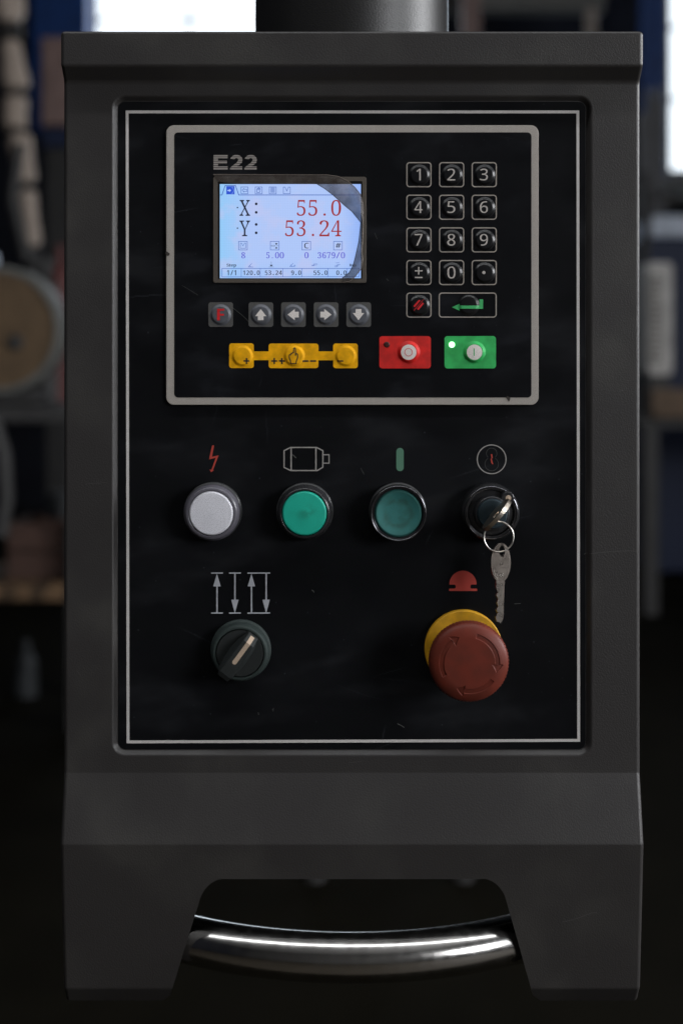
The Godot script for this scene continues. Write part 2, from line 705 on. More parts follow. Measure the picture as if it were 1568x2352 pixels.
	# workshop
	m = tri_map(mat(0.0075, 0.0065, 0.0042, 0.85), 2.2)
	m.albedo_texture = dust
	m.metallic_specular = 0.12
	M.walkway = tri_map(mat(0.055, 0.044, 0.030, 0.7), 1.7)
	M.walkway.albedo_texture = dust
	M.floor = m
	m = tri_map(mat(0.028, 0.030, 0.040, 0.85), 2.6)
	m.albedo_texture = dust
	m.metallic_specular = 0.2
	M.wall = m
	M.front_wall = tri_map(mat(0.14, 0.135, 0.13, 0.8), 2.4)
	M.front_wall.albedo_texture = dust
	M.ceiling = tri_map(mat(0.45, 0.44, 0.43, 0.85), 2.0)
	M.ceiling.albedo_texture = dust
	M.blue = tri_map(mat(0.007, 0.06, 0.26, 0.55), 0.8)
	M.blue.albedo_texture = dust
	M.rust = mat(0.09, 0.022, 0.02, 0.6)
	M.dim = mat(0.042, 0.046, 0.05, 0.5)
	M.navy = mat(0.004, 0.014, 0.055, 0.6)
	M.mauve = tri_map(mat(0.30, 0.20, 0.18, 0.6), 0.7)
	M.mauve.albedo_texture = dust
	M.duct = tri_map(mat(0.42, 0.345, 0.29, 0.5), 0.3)
	M.duct.albedo_texture = dust
	M.tan = tri_map(mat(0.12, 0.075, 0.038, 0.7), 0.5)
	M.tan.albedo_texture = dust
	M.rim = tri_map(mat(0.14, 0.14, 0.13, 0.5), 0.4)
	M.rim.albedo_texture = dust
	M.wood = tri_map(mat(0.17, 0.10, 0.05, 0.7), 0.25)
	M.wood.albedo_texture = noise_tex(61, 0.01, 256, 4, grey(0.55), grey(1.0), 0.3, 0.7)
	M.darkwood = tri_map(mat(0.07, 0.035, 0.025, 0.7), 0.3)
	M.darkwood.albedo_texture = dust
	M.iron = tri_map(mat(0.035, 0.034, 0.034, 0.6), 0.5)
	M.iron.albedo_texture = dust
	M.cardboard = tri_map(mat(0.16, 0.11, 0.075, 0.85), 0.5)
	M.cardboard.albedo_texture = dust
	M.pale = tri_map(mat(0.54, 0.52, 0.50, 0.55), 0.6)
	M.pale.albedo_texture = dust
	M.paleblue = tri_map(mat(0.70, 0.78, 0.92, 0.5), 0.6)
	M.paleblue.albedo_texture = dust
	M.grille = mat(0.09, 0.08, 0.065, 0.6)
	M.greysteel = tri_map(mat(0.20, 0.20, 0.21, 0.5), 0.5)
	M.greysteel.albedo_texture = dust
	m = mat(0.8, 0.8, 0.8, 0.3)
	m.emission_enabled = true
	m.emission = Color(0.93, 0.97, 1.0)
	m.emission_energy_multiplier = 1.4
	M.daylight = m
	m = mat(0.8, 0.8, 0.8, 0.3)
	m.emission_enabled = true
	m.emission = Color(1.0, 0.98, 0.95)
	m.emission_energy_multiplier = 1.5
	M.lamp_tube = m


# ---------------------------------------------------------------- the pendant
func area_light(called: String, where: Vector3, look: Vector3, size: Vector2, energy: float, color := Color.WHITE) -> void:
	var l := AreaLight3D.new()
	l.name = called
	add_child(l)
	l.look_at_from_position(where, look, Vector3.UP if absf((look - where).normalized().y) < 0.95 else Vector3.BACK)
	l.area_size = size
	l.area_normalize_energy = true
	l.light_energy = energy
	l.light_color = color
	l.shadow_enabled = true
	l.set("area_range", 20.0)


func dome_height(r: float, rr: float, h: float) -> float:
	var t := clampf((r - 0.70 * rr) / (0.30 * rr), 0.0, 1.0)
	return h * (1.0 - t * t * (3.0 - 2.0 * t)) + h * 0.10 * (1.0 - clampf(r / (0.7 * rr), 0, 1) ** 2)


func dome(g: Geo, px: float, py: float, r: float, z: float, h: float) -> void:
	var rr := L(r, z)
	var prof := []
	for i in 19:
		var q := rr * (0.0001 + pow(i / 18.0, 0.6))
		var e := rr * 0.004
		var slope := (dome_height(q + e, rr, h) - dome_height(q - e, rr, h)) / (2 * e)
		prof.append([Vector2(q, dome_height(q, rr, h)), Vector2(-slope, 1).normalized()])
	sweep(g, circle_loop(40), prof, P(px, py, z))


func dome_at(px: float, py: float, r: float, z: float, h: float) -> Callable:
	var c := P(px, py, z)
	var rr := L(r, z)
	return func(p: Vector2) -> float: return dome_height(p.distance_to(Vector2(c.x, c.y)), rr, h) + 0.00006


func make_housing(root: Node3D) -> void:
	var zm := 0.002                         # main face
	var zf := 0.0104                        # upper flange
	var zs := 0.0115                        # lower fold
	var back := -0.095
	var cx := P(808, 0, 0).x
	var w := 0.1481                         # half width
	var r := 0.0022
	var Y := func(py: float, z: float) -> float: return P(0, py, z).y
	var g := Geo.new()
	# bottom to top, in (y, z)
	var low := [Vector2(Y.call(2307, 0.0), -0.0045), Vector2(Y.call(2272, 0.0025), 0.0025), Vector2(Y.call(1940, zs), zs), Vector2(Y.call(1775, zm), zm), Vector2(Y.call(1752, zm), zm)]
	var rows_low := rounded(low, [0, 0.004, 0.003, 0.003, 0], 5)
	var high := [Vector2(Y.call(205, zm), zm), Vector2(Y.call(188, zm), zm), Vector2(Y.call(151, zf), zf), Vector2(Y.call(71, zf), zf), Vector2(Y.call(71, zf), back)]
	var rows_high := rounded(high, [0, 0.004, 0.0025, 0.0016, 0], 5)
	var fil := []
	for i in 7:
		fil.append(PI / 2 * i / 6.0)
	var edge := func(row: Array, s: float) -> Array:
		var out := []
		for a in fil:
			var n2: Vector2 = row[1] * cos(a)
			var p2: Vector2 = row[0] - row[1] * r * (1.0 - cos(a))
			out.append([Vector3(cx + s * (w - r + r * sin(a)), p2.x, p2.y), Vector3(s * sin(a), n2.x, n2.y)])
		var q: Vector3 = out[-1][0]
		out.append([Vector3(q.x, q.y, q.z), Vector3(s, 0, 0)])
		out.append([Vector3(q.x, q.y, back), Vector3(s, 0, 0)])
		return out
	var sides := func(rows: Array) -> void:
		for s in [-1.0, 1.0]:
			for i in rows.size() - 1:
				var a: Array = edge.call(rows[i], s)
				var b: Array = edge.call(rows[i + 1], s)
				for j in a.size() - 1:
					g.quad(a[j][0], a[j + 1][0], b[j + 1][0], b[j][0], a[j][1], a[j + 1][1], b[j + 1][1], b[j][1])
	sides.call(rows_low)
	sides.call(rows_high)
	sides.call([rows_low[-1], rows_high[0]])
	# full width bands
	var x0 := cx - w + r
	var x1 := cx + w - r
	var span := func(a: Array, b: Array, xa0: float, xa1: float, xb0: float, xb1: float) -> void:
		var na := Vector3(0, a[1].x, a[1].y)
		var nb := Vector3(0, b[1].x, b[1].y)
		g.quad(Vector3(xa0, a[0].x, a[0].y), Vector3(xa1, a[0].x, a[0].y), Vector3(xb1, b[0].x, b[0].y), Vector3(xb0, b[0].x, b[0].y), na, na, nb, nb)
	for i in rows_high.size() - 1:
		span.call(rows_high[i], rows_high[i + 1], x0, x1, x0, x1)
	# the lower fold has the hand opening cut in it: rows are refined so that its rounded corners hold
	var y_cut: float = Y.call(2019, 0.0095)
	var r_cut := 0.0105
	var fine := []
	for i in rows_low.size() - 1:
		var a: Array = rows_low[i]
		var b: Array = rows_low[i + 1]
		fine.append(a)
		var ys := []
		for k in 25:
			ys.append(y_cut - r_cut * (1.0 - cos(PI / 2 * k / 24.0)))
		for k in 14:
			ys.append(lerpf(y_cut - r_cut, rows_low[0][0].x, k / 14.0))
		ys.sort()
		for y in ys:
			if y > a[0].x + 1e-6 and y < b[0].x - 1e-6:
				var t: float = (y - a[0].x) / (b[0].x - a[0].x)
				fine.append([a[0].lerp(b[0], t), a[1].lerp(b[1], t).normalized()])
	fine.append(rows_low[-1])
	# opening edges at a height y: straight slanted flanks with rounded upper corners
	var tl := P(474, 2019, 0.0095)
	var bl := P(388, 2296, 0.0)
	var tr := P(1148, 2019, 0.0095)
	var br := P(1226, 2296, 0.0)
	var cut := func(y: float) -> Vector2:
		var t := (tl.y - y) / (tl.y - bl.y)
		var l := lerpf(tl.x, bl.x, t)
		var q := lerpf(tr.x, br.x, t)
		var d: float = y_cut - y
		if d < r_cut:
			var e := r_cut - sqrt(maxf(0.0, r_cut * r_cut - (r_cut - d) * (r_cut - d)))
			l += e * 0.8
			q -= e * 0.8
		var base: float = y - rows_low[0][0].x
		if base < 0.003:                    # the feet of the legs are rounded off
			var e2 := 0.003 - sqrt(maxf(0.0, 0.003 * 0.003 - (0.003 - base) * (0.003 - base)))
			l -= e2
			q += e2
		return Vector2(l, q)
	for i in fine.size() - 1:
		var a: Array = fine[i]
		var b: Array = fine[i + 1]
		if b[0].x > y_cut + 1e-6:
			span.call(a, b, x0, x1, x0, x1)
			continue
		var ca: Vector2 = cut.call(a[0].x)
		var cb: Vector2 = cut.call(b[0].x)
		span.call(a, b, x0, ca.x, x0, cb.x)
		span.call(a, b, ca.y, x1, cb.y, x1)
		# turned-in edge of the opening
		for s in [0, 1]:
			var pa := Vector3(ca[s], a[0].x, a[0].y)
			var pb := Vector3(cb[s], b[0].x, b[0].y)
			var nn := (pb - pa).cross(Vector3(0, 0, 1)).normalized()
			nn *= signf(nn.x) * (1.0 if s == 0 else -1.0)
			g.flat(pa, pb, pb - Vector3(0, 0, 0.006), pa - Vector3(0, 0, 0.006), nn)
	var ct: Vector2 = cut.call(y_cut)
	g.flat(Vector3(ct.x, y_cut, 0.0095), Vector3(ct.y, y_cut, 0.0095), Vector3(ct.y, y_cut, -0.09), Vector3(ct.x, y_cut, -0.09), Vector3.DOWN)
	# main face round the pressed recess
	var pc := (P(271, 232, 0) + P(1345, 1722, 0)) / 2
	var ph := (P(1345, 232, 0) - P(271, 1722, 0)) / 2
	var loop := rect_loop(ph.x, ph.y, 0.0042, 10)
	# the profile runs from the outside in: flat, rounded shoulder, bevel, floor
	var prof := rounded([Vector2(-0.001, -0.0005), Vector2(0.0002, -0.0005), Vector2(0.0022, zm), Vector2(0.0040, zm)], [0, 0.0004, 0.0024, 0], 8)
	sweep(g, loop, prof, Vector3(pc.x, pc.y, 0))
	var outer := []
	var xa := x0 - pc.x
	var xb := x1 - pc.x
	var ya: float = rows_low[-1][0].x - pc.y
	var yb: float = rows_high[0][0].x - pc.y
	var q_of := [Vector2(xb, yb), Vector2(xa, yb), Vector2(xa, ya), Vector2(xb, ya)]
	for i in loop.size():
		outer.append(q_of[i / 11])
	for i in loop.size():
		var j := (i + 1) % loop.size()
		var a2: Vector2 = loop[i][0] + loop[i][1] * 0.0040
		var b2: Vector2 = loop[j][0] + loop[j][1] * 0.0040
		var f := Vector3.BACK
		g.quad(Vector3(pc.x + a2.x, pc.y + a2.y, zm), Vector3(pc.x + b2.x, pc.y + b2.y, zm), Vector3(pc.x + outer[j].x, pc.y + outer[j].y, zm), Vector3(pc.x + outer[i].x, pc.y + outer[i].y, zm), f, f, f, f)
	obj("housing", g, M.powder, root, "dark grey powder coated sheet steel shell with folded edges")
	g = Geo.new()
	box(g, Vector3(cx - w + 0.0005, y_cut + 0.0004, back - 0.002), Vector3(cx + w - 0.0005, Y.call(75, zf), back), 0.001)
	obj("back_cover", g, M.powder, root)
	# bent chrome grab bar behind the opening
	g = Geo.new()
	var path := []
	var rad := 0.166
	var hx := P(808, 0, 0).x
	for i in 41:
		var a := deg_to_rad(lerpf(-56, 56, i / 40.0))
		path.append(Vector3(hx + rad * sin(a), H - 0.3072, 0.011 - rad * (1 - cos(a))))
	tube(g, path, 0.0124, 32)
	obj("handle", g, M.chrome, root, "bent chrome grab bar across the bottom opening")
	# support pipe on top
	g = Geo.new()
	var pz := -0.045
	var pxc := (P(587, 0, pz).x + P(1029, 0, pz).x) / 2
	var pr := (P(1029, 0, pz).x - P(587, 0, pz).x) / 2
	var yt: float = Y.call(71, zf)
	var prof2 := rounded([Vector2(pr, 0.55), Vector2(pr, 0.0)], [0, 0], 3)
	var cyl := Geo.new()
	sweep(cyl, circle_loop(64), [[Vector2(pr, 0.0), Vector2(1, 0)], [Vector2(pr, 0.6), Vector2(1, 0)]])
	g.add(cyl, Transform3D(Basis(Vector3.RIGHT, -PI / 2), Vector3(pxc, yt, pz)))
	obj("support_pipe", g, M.pipe, root, "thick painted carrier pipe rising from the top")


func plate_mesh(called: String, parent: Node, x0: float, y0: float, x1: float, y1: float, r: float, z0: float, z1: float, m: Material, label := "", ease_r := 0.0003) -> MeshInstance3D:
	var g := Geo.new()
	var a := P(x0, y1, z1)
	var b := P(x1, y0, z1)
	var c := (a + b) / 2
	slab(g, Vector3(c.x, c.y, 0), (b.x - a.x) / 2, (b.y - a.y) / 2, L(r, z1), z0, z1, ease_r)
	return obj(called, g, m, parent, label)


func make_face_plate(root: Node3D) -> void:
	var fp := plate_mesh("face_plate", root, 272.2, 233.2, 1343.8, 1720.8, 17, -0.0011, 0.0, M.plate, "black matt front plate with a thin white border line")
	var z := 0.00012
	var g := Geo.new()
	line(g, [292.5, 257, 1326, 257, 1328, 1700.5, 294.5, 1704], 6.6, z, true)
	obj("border_line", g, M.silver, fp)
	# lightning arrow
	var A := func(list: Array) -> Array: return zoomed(list, 392.0, 1004.5, 0.2578)
	var B := func(list: Array) -> Array: return zoomed(list, 820.75, 1004.5, 0.2578)
	var S := func(list: Array) -> Array: return zoomed(list, 453.25, 1286.25, 0.1406)
	var E := func(list: Array) -> Array: return zoomed(list, 955.5, 1225.0, 0.1719)
	g = Geo.new()
	ink(g, A.call([370, 72, 388, 72, 368, 174, 428, 160, 379, 289, 385, 294, 361, 310, 346, 286, 364, 288, 402, 182, 343, 196]), z)
	obj("lightning_symbol", g, M.red_print, fp, "red lightning arrow printed above the white lamp")
	g = Geo.new()
	line(g, A.call([1010, 118, 1068, 90, 1298, 90, 1355, 118, 1355, 266, 1306, 296, 1068, 296, 1010, 268]), 2.7, z, true)
	line(g, A.call([1073, 94, 1073, 292]), 3.0, z + 0.00003)
	line(g, A.call([1293, 94, 1293, 292]), 3.0, z + 0.00003)
	line(g, A.call([1359, 155, 1410, 155, 1410, 230, 1359, 230]), 2.4, z)
	obj("motor_symbol", g, M.print_dim, fp, "pale outline of a motor printed above the bright green button")
	g = Geo.new()
	ink(g, B.call(arc_list(378, 127, 33, 180, 360, 14) + arc_list(378, 268, 33, 0, 180, 14)), z)
	obj("bar_symbol", g, M.green_print, fp, "green upright bar printed above the dark green button")
	g = Geo.new()
	line(g, B.call(circle_list(1193, 196, 128, 64)), 2.3, z, true)
	obj("key_lock_symbol", g, M.print_dim, fp, "thin circle printed above the key switch")
	g = Geo.new()
	line(g, B.call(arc_list(1193, 143, 47, 132, 408, 30)), 0.6, z)
	line(g, B.call(arc_list(1193, 238, 60, -58, 238, 34)), 0.6, z)
	obj("key_lock_hairline", g, M.hairline, fp)
	g = Geo.new()
	ink(g, B.call([1185, 150, 1197, 150, 1203, 184, 1193, 189, 1205, 232, 1208, 238, 1199, 240, 1190, 226, 1183, 194, 1192, 184]), z)
	obj("key_lock_arrow", g, M.red_print, fp)
	g = Geo.new()
	var w := 3.2
	for e in [[322, 1, 227, 418], [614, -1, 520, 712], [884, 1, 818, 1050], [1124, -1, 950, 1190]]:
		var x: float = e[0]
		if e[1] > 0:
			ink(g, S.call([x - 2, 228, x + 2, 228, x + 61, 430, x + 13, 432, x + 13, 862, x - 11, 862, x - 11, 432, x - 61, 430]), z)
		else:
			ink(g, S.call([x - 11, 218, x + 13, 218, x + 13, 648, x + 61, 648, x + 4, 858, x - 4, 858, x - 61, 648, x - 11, 648]), z)
	for e in [[227, 418], [520, 712], [818, 1190]]:
		line(g, S.call([e[0], 214, e[1], 212]), 2.9, z + 0.00003)
		line(g, S.call([e[0], 867, e[1], 865]), 2.9, z + 0.00003)
	obj("stroke_symbol", g, M.print_cool, fp, "pale up and down arrows printed above the selector switch")
	g = Geo.new()
	ink(g, E.call(arc_list(623, 680, 181, 180, 360, 30) + [803, 684, 736, 684] + [722, 699, 722, 726, 734, 738, 806, 738, 812, 744, 812, 770, 437, 770, 437, 744, 443, 738, 514, 738, 526, 726, 526, 699, 512, 684, 443, 684]), z)
	obj("stop_symbol", g, M.red_print, fp, "red mushroom shape printed above the emergency stop")
	# wear
	for s in [[[912, 1662, 916, 1664, 922, 1667, 928, 1671], 1.2], [[716, 1355, 720, 1358, 721, 1361], 1.6], [[593, 1636, 594, 1642], 1.2], [[625, 1631, 628, 1627, 627, 1634], 1.0], [[1340, 1273, 1352, 1268, 1360, 1269], 0.8], [[672, 1044, 680, 1052], 1.6], [[828, 1075, 836, 1090], 0.5], [[1180, 1387, 1195, 1386], 0.9], [[493, 1746, 497, 1741], 0.9]]:
		g = Geo.new()
		line(g, s[0], s[1], z + 0.00005)
		obj("scratch", g, M.scratch, fp)


func zoomed(list: Array, ox: float, oy: float, s: float) -> Array:
	var out := []
	for i in range(0, list.size(), 2):
		out.append(ox + list[i] * s)
		out.append(oy + list[i + 1] * s)
	return out


func make_controller(root: Node3D) -> void:
	var z := 0.0022
	var cp := plate_mesh("controller_plate", root, 382, 287.5, 1236, 930, 18, 0.0, z, M.border, "metal framed controller plate with black membrane keypad", 0.0004)
	plate_mesh("membrane", cp, 400.5, 304, 1219.5, 913, 9, z - 0.0002, z + 0.00012, M.panel, "", 0.00006)
	var zt := z + 0.00024
	var g := Geo.new()
	# E22 in striped letters
	var letters := [
		[490.5, 356, 523, 356, 523, 363.5, 501, 363.5, 501, 368.8, 521.5, 368.8, 521.5, 376.2, 501, 376.2, 501, 382, 523, 382, 523, 389.8, 490.5, 389.8],
	]
	for ox in [529.0, 562.0]:
		letters.append(arc_list(ox + 14.0, 367.0, 14.0, 186, 372, 16, 11.3) + [ox + 26.5, 374.0, ox + 19.5, 379.5, ox + 15.5, 382.0, ox + 27.5, 382.0, ox + 27.5, 389.8, ox - 0.5, 389.8, ox - 0.5, 385.2, ox + 8.0, 378.5, ox + 15.0, 373.2, ox + 17.6, 369.2] + arc_list(ox + 14.0, 366.6, 4.2, 0, -174, 10, 3.6))
	for poly in letters:
		var p2 := pts(poly, zt)
		for i in 7:
			var y := 356.0 + i * 4.95
			var strip := pts([480, y, 600, y, 600, y + 3.7, 480, y + 3.7], zt)
			for piece in overlap(p2, strip):
				fill(g, piece, Vector3(0, 0, zt))
	obj("logo_print", g, M.logo, cp, "striped grey letters above the display")
	# chips and stains on the metal frame
	g = Geo.new()
	ink(g, [379.5, 581, 383, 577, 386, 579, 390, 582, 389.5, 586, 386, 588, 382.5, 587], zt)
	obj("stain", g, M.stain, cp)
	g = Geo.new()
	ink(g, [1161, 913.5, 1164, 909, 1167, 911, 1171, 913, 1170.5, 918, 1167.5, 923, 1165.5, 919], zt)
	obj("stain", g, M.stain, cp)
	g = Geo.new()
	ink(g, circle_list(1126.5, 920.5, 1.3, 10), zt)
	obj("stain", g, M.stain, cp)
	for s in [[[524, 702, 540, 711, 556, 724, 566, 733, 571, 739], 0.55], [[860, 535, 866, 549], 0.5], [[887, 640, 892, 645], 0.6], [[418, 655, 455, 678], 0.4]]:
		g = Geo.new()
		line(g, s[0], s[1], zt + 0.00004)
		obj("scratch", g, M.scratch, cp)
	make_display(root, z)
	make_keys(root, zt)


func make_display(root: Node3D, z: float) -> void:
	var q := func(list: Array) -> Array: return zoomed(list, 465.5, 379.75, 0.25)
	# frame with an opening
	var g := Geo.new()
	var a := P(489.8, 649.8, z)
	var b := P(841, 406.5, z)
	var ia := P(500.5, 641, z)
	var ib := P(831.8, 416.5, z)
	var zb := z + 0.0006
	var c := (a + b) / 2
	sweep(g, rect_loop((b.x - a.x) / 2, (b.y - a.y) / 2, 0.001, 4), rounded([Vector2(-0.0004, zb), Vector2(0, zb), Vector2(0, z)], [0, 0.0002, 0], 3), Vector3(c.x, c.y, 0))
	var o := [Vector2(a.x, a.y) + Vector2(0.0004, 0.0004), Vector2(b.x, a.y) + Vector2(-0.0004, 0.0004), Vector2(b.x, b.y) + Vector2(-0.0004, -0.0004), Vector2(a.x, b.y) + Vector2(0.0004, -0.0004)]
	var i4 := [Vector2(ia.x, ia.y), Vector2(ib.x, ia.y), Vector2(ib.x, ib.y), Vector2(ia.x, ib.y)]
	for k in 4:
		var k2 := (k + 1) % 4
		g.flat(Vector3(o[k].x, o[k].y, zb), Vector3(o[k2].x, o[k2].y, zb), Vector3(i4[k2].x, i4[k2].y, zb), Vector3(i4[k].x, i4[k].y, zb), Vector3.BACK)
		var mid: Vector2 = (i4[k] + i4[k2]) / 2
		var nn := Vector3(c.x - mid.x, c.y - mid.y, 0)
		nn = Vector3(signf(nn.x), 0, 0) if absf(nn.x) > absf(nn.y) else Vector3(0, signf(nn.y), 0)
		g.flat(Vector3(i4[k].x, i4[k].y, zb), Vector3(i4[k2].x, i4[k2].y, zb), Vector3(i4[k2].x, i4[k2].y, z + 0.00018), Vector3(i4[k].x, i4[k].y, z + 0.00018), nn)
	var disp := obj("display", g, M.bezel, root, "small lit display in a dirty grey frame")
	g = Geo.new()
	ink(g, [500, 416, 832.2, 416, 832.2, 641.4, 500, 641.4], z + 0.00018)
	obj("surround", g, M.black, disp)
	# lit screen
	var zs := z + 0.00028
	g = Geo.new()
	var s0 := P(505, 639, zs)
	var s1 := P(828.5, 422.8, zs)
	var f := Vector3.BACK
	g.tri(s0, Vector3(s1.x, s0.y, zs), s1, f, f, f, Vector2(0, 1), Vector2(1, 1), Vector2(1, 0))
	g.tri(s0, s1, Vector3(s0.x, s1.y, zs), f, f, f, Vector2(0, 1), Vector2(1, 0), Vector2(0, 0))
	obj("screen", g, M.lcd, disp, "pale blue lit screen")
	var zp := zs + 0.00008
	# blue ruling and icons
	g = Geo.new()
	var ln := func(list: Array, w: float, closed := false) -> void: line(g, q.call(list), w * 2.0, zp, closed)
	ln.call([160, 272, 178, 272, 207, 186, 302, 186, 332, 272, 1452, 272], 0.8)
	for x in [353, 483, 612]:
		ln.call([x, 199, x + 63, 199, x + 63, 261, x, 261], 0.55, true)
	ln.call([363, 228, 380, 212, 380, 220, 406, 220, 408, 240, 392, 238, 380, 238, 380, 246], 0.5, true)
	ln.call([500, 250, 498, 232, 500, 215, 507, 213, 509, 226, 512, 206, 517, 206, 518, 226, 524, 211, 529, 214, 528, 236, 522, 250], 0.6, true)
	for y in [207, 215, 223, 231, 239, 247]:
		ln.call([624, y, 663, y], 0.5)
	ln.call([741, 200, 757, 200, 772, 236, 788, 200, 804, 200, 804, 260, 741, 260], 0.55, true)
	for x in [331, 622, 912, 1202]:
		ln.call([x, 699, x + 79, 699, x + 79, 777, x, 777], 0.55, true)
	ln.call([347, 714, 357, 714, 371, 740, 386, 714, 396, 714, 396, 762, 347, 762], 0.45, true)
	ln.call([178, 947, 1436, 947, 1436, 1023, 178, 1025], 0.55, true)
	for x in [355, 529, 736, 912, 1151, 1326]:
		ln.call([x, 947, x, 1024], 0.45)
	ln.call([466, 934, 420, 934, 452, 900], 0.45)
	ln.call([428, 918, 444, 934], 0.4)
	ln.call([846, 930, 800, 930, 832, 898], 0.4)
	ln.call([808, 912, 824, 930], 0.4)
	ln.call([836, 922, 852, 922], 0.4)
	ln.call([844, 914, 844, 930], 0.4)
	ln.call([1000, 922, 1022, 922, 1022, 906, 1054, 906], 0.45)
	ln.call([1002, 916, 1048, 916], 0.35)
	ln.call([1210, 932, 1236, 932, 1236, 912, 1262, 912], 0.45)
	ln.call([1212, 920, 1250, 920], 0.35)
	ln.call([1222, 896, 1252, 896, 1244, 890], 0.35)
	obj("screen_ruling", g, M.lcd_line, disp)
	g = Geo.new()
	ink(g, q.call([218, 192, 293, 192, 293, 266, 218, 266]), zp)
	obj("screen_icon", g, M.lcd_blue, disp)
	g = Geo.new()
	ink(g, q.call([228, 226, 244, 226, 244, 215, 262, 231, 244, 246, 244, 236, 228, 236]), zp + 0.00005)
	line(g, q.call([266, 204, 276, 204, 287, 231, 276, 257, 266, 257]), 0.5, zp + 0.00005)
	obj("screen_icon", g, M.lcd_pale, disp)
	# black lettering
	g = Geo.new()
	var W := func(gg: Geo, t: String, font: String, x0: float, y0: float, x1: float, y1: float) -> void:
		for k in (1 if y1 - y0 > 100 else 2):
			write(gg, t, font, 465.5 + (x0 + k * 2.4) * 0.25, 379.75 + y0 * 0.25, 465.5 + (x1 + k * 2.4) * 0.25, 379.75 + y1 * 0.25, zp + k * 0.00002)
	W.call(g, "X", "Droid Serif", 338, 318, 436, 464)
	W.call(g, "Y", "Droid Serif", 338, 507, 436, 651)
	for y in [354, 432, 543, 620]:
		ink(g, q.call(circle_list(492, y, 12.5, 18)), zp)
	for y in [388, 577]:
		ink(g, q.call(circle_list(320, y, 7, 10)), zp)
	W.call(g, "C", "Droid Sans Mono", 933, 712, 971, 763)
	W.call(g, "#", "Droid Sans Mono", 1220, 714, 1266, 757)
	ink(g, q.call([665, 715, 688, 715, 677, 735]), zp)
	ink(g, q.call([665, 764, 688, 764, 677, 746]), zp)
	line(g, q.call([630, 735, 664, 735, 664, 743, 630, 743]), 0.6, zp, true)
	line(g, q.call([680, 739, 695, 739]), 0.7, zp)
	W.call(g, "Step", "Droid Serif", 221, 903, 306, 939)
	W.call(g, "Rep", "Droid Serif", 1346, 905, 1406, 936)
	line(g, q.call([630, 884, 630, 920]), 0.6, zp)
	ink(g, q.call([615, 914, 646, 914, 630, 930]), zp)
	line(g, q.call([608, 933, 653, 933]), 0.6, zp)
	W.call(g, "1/1", "Droid Sans Mono", 224, 963, 305, 1010)
	W.call(g, "120.0", "Droid Sans Mono", 372, 966, 522, 1008)
	W.call(g, "53.24", "Droid Sans Mono", 572, 966, 727, 1008)
	W.call(g, "9.0", "Droid Sans Mono", 812, 966, 902, 1008)
	W.call(g, "55.0", "Droid Sans Mono", 1018, 966, 1144, 1008)
	W.call(g, "0.0", "Droid Sans Mono", 1226, 966, 1318, 1008)
	obj("screen_lettering", g, M.lcd_black, disp)
	# red read-outs
	for row in [["55.0", 318, 464, [865, 944, 971, 1052, 1108, 1130, 1180, 1270]], ["53.24", 505, 652, [757, 836, 864, 944, 1001, 1024, 1071, 1162, 1180, 1274]]]:
		g = Geo.new()
		for i in row[0].length():
			var ch: String = row[0][i]
			if ch == ".":
				var mx: float = (row[3][i * 2] + row[3][i * 2 + 1]) / 2.0
				ink(g, q.call(circle_list(mx, row[2] - 12, 11, 16)), zp)
			else:
				W.call(g, ch, "Droid Serif", row[3][i * 2], row[1], row[3][i * 2 + 1], row[2])
		obj("screen_reading", g, M.lcd_red, disp, "red figures on the screen")
	g = Geo.new()
	for e in [["8", 356, 389], ["5", 584, 612], ["0", 665, 700], ["0", 708, 744], ["0", 935, 970], ["3", 1056, 1086], ["6", 1098, 1130], ["7", 1141, 1172], ["9", 1183, 1215], ["/", 1224, 1258], ["0", 1268, 1304]]:
		W.call(g, e[0], "Droid Serif", e[1], 798, e[2], 854)
	ink(g, q.call(circle_list(640, 849, 5, 10)), zp)
	obj("screen_count", g, M.lcd_violet, disp)
	# dirty film over the screen, its right edge loose and curling
	g = Geo.new()
	var rim := [97, 84, 300, 84, 600, 86, 900, 87, 1150, 88, 1250, 104, 1340, 150, 1400, 205, 1450, 270, 1472, 360, 1474, 500, 1470, 690, 1461, 800, 1472, 870, 1455, 950, 1400, 1022, 1345, 1068, 1285, 1074]
	var inn := [140, 150, 300, 168, 600, 170, 900, 171, 1050, 173, 1120, 215, 1190, 268, 1250, 322, 1300, 368, 1370, 425, 1450, 525, 1443, 600, 1432, 700, 1412, 790, 1396, 860, 1378, 925, 1345, 985, 1280, 1036]
	var lift := [0.0, 0.0, 0.0, 0.0, 0.3, 0.9, 1.5, 1.9, 2.1, 2.1, 2.0, 1.9, 1.9, 1.8, 1.7, 1.4, 0.9, 0.2]
	var k := rim.size() / 2
	var grid := []
	for i in k:
		var row := []
		for j in 7:
			var t := j / 6.0
			var zz: float = zb + 0.0001 + 0.001 * lift[i] * (t * 1.15 - 0.5 * t * t * t) + (0.0 if j < 6 else -0.0003 * lift[i])
			var pz := zoomed([lerpf(inn[i * 2], rim[i * 2], t), lerpf(inn[i * 2 + 1], rim[i * 2 + 1], t)], 465.5, 379.75, 0.25)
			row.append(P(pz[0], pz[1], zz))
		grid.append(row)
	var norm := []
	for i in k:
		var row := []
		for j in 7:
			var du: Vector3 = grid[mini(i + 1, k - 1)][j] - grid[maxi(i - 1, 0)][j]
			var dv: Vector3 = grid[i][mini(j + 1, 6)] - grid[i][maxi(j - 1, 0)]
			var nn := du.cross(dv).normalized()
			row.append(nn if nn.z > 0 else -nn)
		norm.append(row)
	for i in k - 1:
		for j in 6:
			g.quad(grid[i][j], grid[i + 1][j], grid[i + 1][j + 1], grid[i][j + 1], norm[i][j], norm[i + 1][j], norm[i + 1][j + 1], norm[i][j + 1])
	obj("protective_film", g, M.film, disp, "brownish cover film peeling off the right side of the screen")
	g = Geo.new()
	var fe := []
	var fo := []
